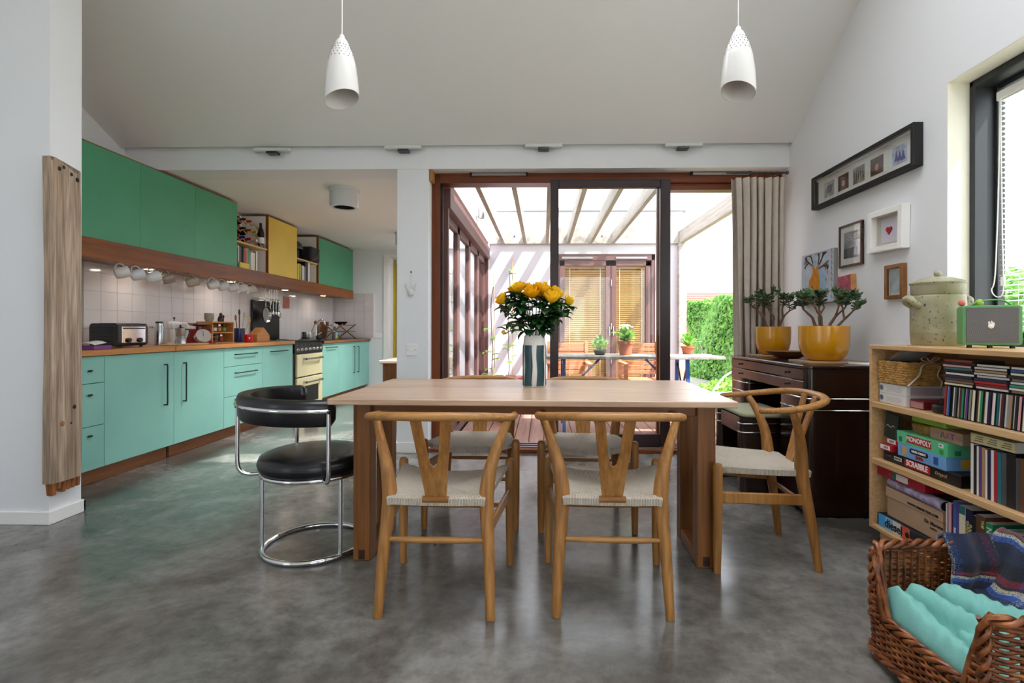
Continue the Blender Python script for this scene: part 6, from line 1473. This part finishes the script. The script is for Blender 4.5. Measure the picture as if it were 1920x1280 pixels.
# tartan blanket over the back corner
def tartan():
    m, nt, b = newmat('tartan_wool'); uv = N(nt, 'ShaderNodeUVMap'); sep = N(nt, 'ShaderNodeSeparateXYZ'); nt.links.new(uv.outputs[0], sep.inputs[0])
    cols = []
    for ax in (0, 1):
        ml = N(nt, 'ShaderNodeMath', operation='MULTIPLY'); ml.inputs[1].default_value = (2.6, 3.4)[ax]; nt.links.new(sep.outputs[ax], ml.inputs[0])
        fr = N(nt, 'ShaderNodeMath', operation='FRACT'); nt.links.new(ml.outputs[0], fr.inputs[0])
        r = ramp(nt, [(0, '#121d3a'), (.3, '#0b0d14'), (.52, '#6e1020'), (.64, '#14151e'), (.7, '#a89a78'), (.76, '#8a94a4'), (.82, '#23488c'), (.95, '#121d3a')]); r.color_ramp.interpolation = 'CONSTANT' if ax == 0 else 'CONSTANT'
        nt.links.new(fr.outputs[0], r.inputs['Fac']); cols.append(r)
    ck = N(nt, 'ShaderNodeTexNoise', Scale=260.0, Detail=2.0); nt.links.new(coords(nt), ck.inputs['Vector'])
    rs_ = ramp(nt, [(.36, (0,0,0)), (.5, (1,1,1))]); nt.links.new(ck.outputs['Fac'], rs_.inputs['Fac'])
    mx = N(nt, 'ShaderNodeMix', data_type='RGBA'); nt.links.new(rs_.outputs['Color'], mx.inputs[0]); nt.links.new(cols[0].outputs['Color'], mx.inputs[6]); nt.links.new(cols[1].outputs['Color'], mx.inputs[7])
    nt.links.new(mx.outputs[2], b.inputs['Base Color']); b.inputs['Roughness'].default_value = .95; b.inputs['Sheen Weight'].default_value = .3
    bump(nt, b, ck.outputs['Fac'], .5, .002); return m
o = thing('tartan_blanket', 'dark tartan wool blanket draped over the back of the dog basket', 'blanket', (1.075, 1.235, 0), math.radians(2))
prof = [(BWx+.034,.12),(BWx+.034,.25),(BWx+.036,.34),(BWx+.03,.388),(BWx+.0,.402),(BWx-.034,.388),(BWx-.048,.335),(BWx-.075,.27),(BWx-.115,.235),(BWx-.15,.232)]
pf = curve([(x, 0, z) for x, z in prof], 4); n_ = len(pf)
nu = 40
mb = MB()
for j in range(n_):
    for i in range(nu):
        f = i/(nu-1); p = pf[j]; w = .006*math.sin(f*16+j*.35) + .004*math.sin(f*37)
        mb.v.append((p.x + w*(.4 if j < 20 else 1), lerp(-.06, BL+.012, f) + .02*math.sin(j*.2)*f, p.z + w*.8 + .012*math.sin(f*5+1)*(1 if 8 < j < 24 else .3)))
for j in range(n_-1):
    for i in range(nu-1): mb.f.append((j*nu+i, j*nu+i+1, (j+1)*nu+i+1, (j+1)*nu+i))
me = mb.mesh('cloth'); uvl = me.uv_layers.new(name='UVMap')
for lp in me.loops: uvl.data[lp.index].uv = ((lp.vertex_index % nu)/(nu-1), (lp.vertex_index//nu)/(n_-1))
obj('cloth', me, tartan(), o, smooth=80, solid=.008)
def far(u, v):   # flap hanging inside the far end panel
    x = lerp(.25, BWx-.0, u); z = lerp(.30, .20, max(0, v-.3)/.7) if v > .3 else lerp(.34, .392, min(1, v/.12)) if v < .12 else lerp(.392, .30, (v-.12)/.18)
    return (x - .03*v, BL + .03 - .07*min(1, max(0, v-.06)*5) - .02*v + .006*math.sin(u*14+v*3), z + .012*math.sin(PI*min(1, v*6))*0)
mb = MB().grid(20, 16, far); me = mb.mesh('end_flap'); uvl = me.uv_layers.new(name='UVMap')
for lp in me.loops: uvl.data[lp.index].uv = ((lp.vertex_index % 20)/40+.3, (lp.vertex_index//20)/24+.2)
obj('end_flap', me, bpy.data.materials['tartan_wool'], o, smooth=80, solid=.008)

# ================================================================== courtyard furniture
def garden_chair(lab, x, y, a):
    t = thing('garden_chair', lab, 'chair', (x, y, -.012), math.radians(a), group='slatted garden chairs')
    w = .27
    for s_ in (-1, 1):
        MB().box(s_*w, s_*(w-.045), -.24, -.195, 0, .62).build('leg', M['outwood'], t, bevel=.003)
        MB().bar((s_*(w-.022), .2, 0), (s_*(w-.022), .30, .90), .045, .03, (0,1,0)).build('leg', M['outwood'], t, bevel=.003)
        MB().box(s_*(w+.012), s_*(w-.055), -.27, .27, .62, .645).build('armrest', M['outwood'], t, bevel=.006)
        MB().box(s_*(w-.01), s_*(w-.035), -.2, .22, .35, .41).build('seat_rail', M['outwood'], t, bevel=.003)
    for k in range(7): MB().box(-w+.02, w-.02, -.23+k*.065, -.18+k*.065, .41, .43).build('seat_slat', M['outwood'], t, bevel=.002)
    for k in range(7):
        z = .47+k*.06; MB().box(-w+.045, w-.045, .245+(z-.4)*.11, .262+(z-.4)*.11, z, z+.048).build('back_slat', M['outwood'], t, bevel=.002)
    return t
garden_chair('slatted teak garden chair behind the trestle, nearer the rose vase', .33, 6.55, 0)
garden_chair('slatted teak garden chair behind the trestle, beside the flower pot', 1.28, 6.6, 0)
t = thing('trestle_table', 'weathered plank trestle table with blue legs on the deck', 'table', (0, 5.55, -.012))
for k in range(5): MB().box(-.18, 1.86, -.3+k*.122, -.182+k*.122, .755, .785).build('top_plank', M['greywood'], t, bevel=.004)
M['bluem'] = mat('blue_painted_metal', '#2f5fae', .4)
for x in (.22, 1.5):
    for s_ in (-1, 1):
        MB().bar((x, s_*.26, 0), (x, s_*.2, .755), .035, .035, (0,1,0)).build('leg', M['bluem'], t)
    MB().bar((x, -.23, .1), (x, .2, .7), .015, .02, (0,1,0)).bar((x, .23, .1), (x, -.2, .7), .015, .02, (0,1,0)).build('cross_brace', M['darksteel'], t)
    MB().bar((x, 0, .35), (x + (.4 if x < 1 else -.4), 0, .75), .02, .025, (0,1,0)).build('diagonal_brace', M['bluem'], t)
t = thing('plank_bench', 'low weathered plank bench outside beside the sideboard corner', 'bench', (1.45, 5.0, -.012))
for k in range(2): MB().box(-.35, .55, k*.125, k*.125+.12, .40, .43).build('seat_plank', M['greywood'], t, bevel=.004)
for x in (-.3, .47): MB().box(x, x+.05, .02, .22, 0, .40).build('support', M['outwood'], t)
def potplant(lab, x, y, z, rp, hp, matl, n, size, hgt_, spread, seed, pm=None, nm='potted_plant', flowers=0):
    t = thing(nm, lab, 'plant', (x, y, z))
    MB().lathe([(0,0),(rp*.72,0),(rp*.95,hp*.8),(rp*1.06,hp*.82),(rp*1.06,hp),(rp*.95,hp),(rp*.9,hp*.85),(0,hp*.8)], 24).build('pot', pm or M['terracotta'], t, smooth=40)
    mb = MB(); rg = random.Random(seed)
    for i in range(n):
        a = rg.uniform(0, 2*PI); b_ = rg.uniform(.15, 1.1); d = Vector((math.cos(a)*math.sin(b_), math.sin(a)*math.sin(b_), math.cos(b_))); p = Vector((0,0,hp*.9)) + d*rg.uniform(0, hgt_)*.6*Vector((spread,spread,1)).length*.5
        leafv(mb, p, d + Vector((0,0,rg.uniform(-.5,.3))), size*rg.uniform(.6, 1.3), size*.28)
    mb.build('leaves', matl, t, smooth=60, recalc=False)['kind'] = 'stuff'
    if flowers:
        fl = MB()
        for i in range(flowers):
            a = rg.uniform(0, 2*PI); p = Vector((math.cos(a)*.09*rg.random(), math.sin(a)*.09*rg.random(), hp+hgt_*rg.uniform(.7, 1.05))); fl.ball(p, .016, 8, 1, 1, .7); fl.cyl((p.x*.4, p.y*.4, hp), p, .002, n=4)
        fl.build('blossoms', M['paper'], t, smooth=60)['kind'] = 'stuff'
ZT = .773
potplant('white flowering primula in a terracotta pot on the trestle table', .89, 5.55, ZT, .085, .15, M['lush'], 90, .09, .17, 1.2, 21, flowers=34)
potplant('small bright green herb in a dark tray on the trestle table', .62, 5.6, ZT, .07, .05, M['lush'], 160, .045, .22, 1.3, 22, M['charcoal'], 'herb_plant')
potplant('leafy pot plant at the far corner of the trestle table', 1.62, 5.75, ZT, .075, .09, M['lush'], 70, .06, .25, 1.0, 23)
tag(MB().lathe([(0,0),(.035,0),(.04,.1),(.036,.1),(.032,.01),(0,.008)], 18).build('glass_jar', M['clear'], loc=(1.76, 5.65, ZT), smooth=50), 'clear glass jar at the end of the trestle table', 'jar')
def climber(lab, x, y, h, seed, n):
    t = thing('climbing_plant', lab, 'plant', (x, y, -.012)); rg = random.Random(seed)
    pts = [(0,0,0)]
    for k in range(1, 9): pts.append((rg.uniform(-.03,.03), rg.uniform(-.02,.02), h*k/8))
    MB().tube(curve(pts, 4), .006, 6).build('stem', M['jstem'], t, smooth=60)
    MB().cyl((.05,.0,0),(.035,0,h*1.1), .005, n=6).build('cane', M['ply'], t)
    for k in range(n):
        mb = MB(); z = h*rg.uniform(.25, 1); a = rg.uniform(0, 2*PI); leafv(mb, (0,0,z), (math.cos(a), math.sin(a)*.6, rg.uniform(-.2,.4)), .13, .045); mb.build('leaf', M['lush'], t, smooth=60, recalc=False)
    MB().lathe([(0,0),(.08,0),(.11,.2),(.1,.2),(.09,.17),(0,.16)], 20).build('pot', M['terracotta'], t, smooth=40)
climber('thin climbing plant on a cane before the striped courtyard wall', -.5, 7.7, 1.95, 31, 14)
climber('thin climbing plant close to the folding glazed doors', -.66, 6.5, 1.6, 33, 9)
t = thing('red_leaf_plant', 'low plant with broad reddish leaves on the deck behind the table', 'plant', (-.42, 5.9, -.012)); M['redleaf'] = leafmat('red_leaf', '#8e4a4e', '#c07a70', .5, .3)
MB().lathe([(0,0),(.1,0),(.14,.3),(.13,.3),(.12,.25),(0,.24)], 20).build('pot', M['terracotta'], t, smooth=40)
for k in range(9):
    mb = MB(); a = k*.7; leafv(mb, (0,0,.3), (math.cos(a), math.sin(a), .9), .36, .09); mb.build('leaf', M['redleaf'], t, smooth=60, recalc=False)
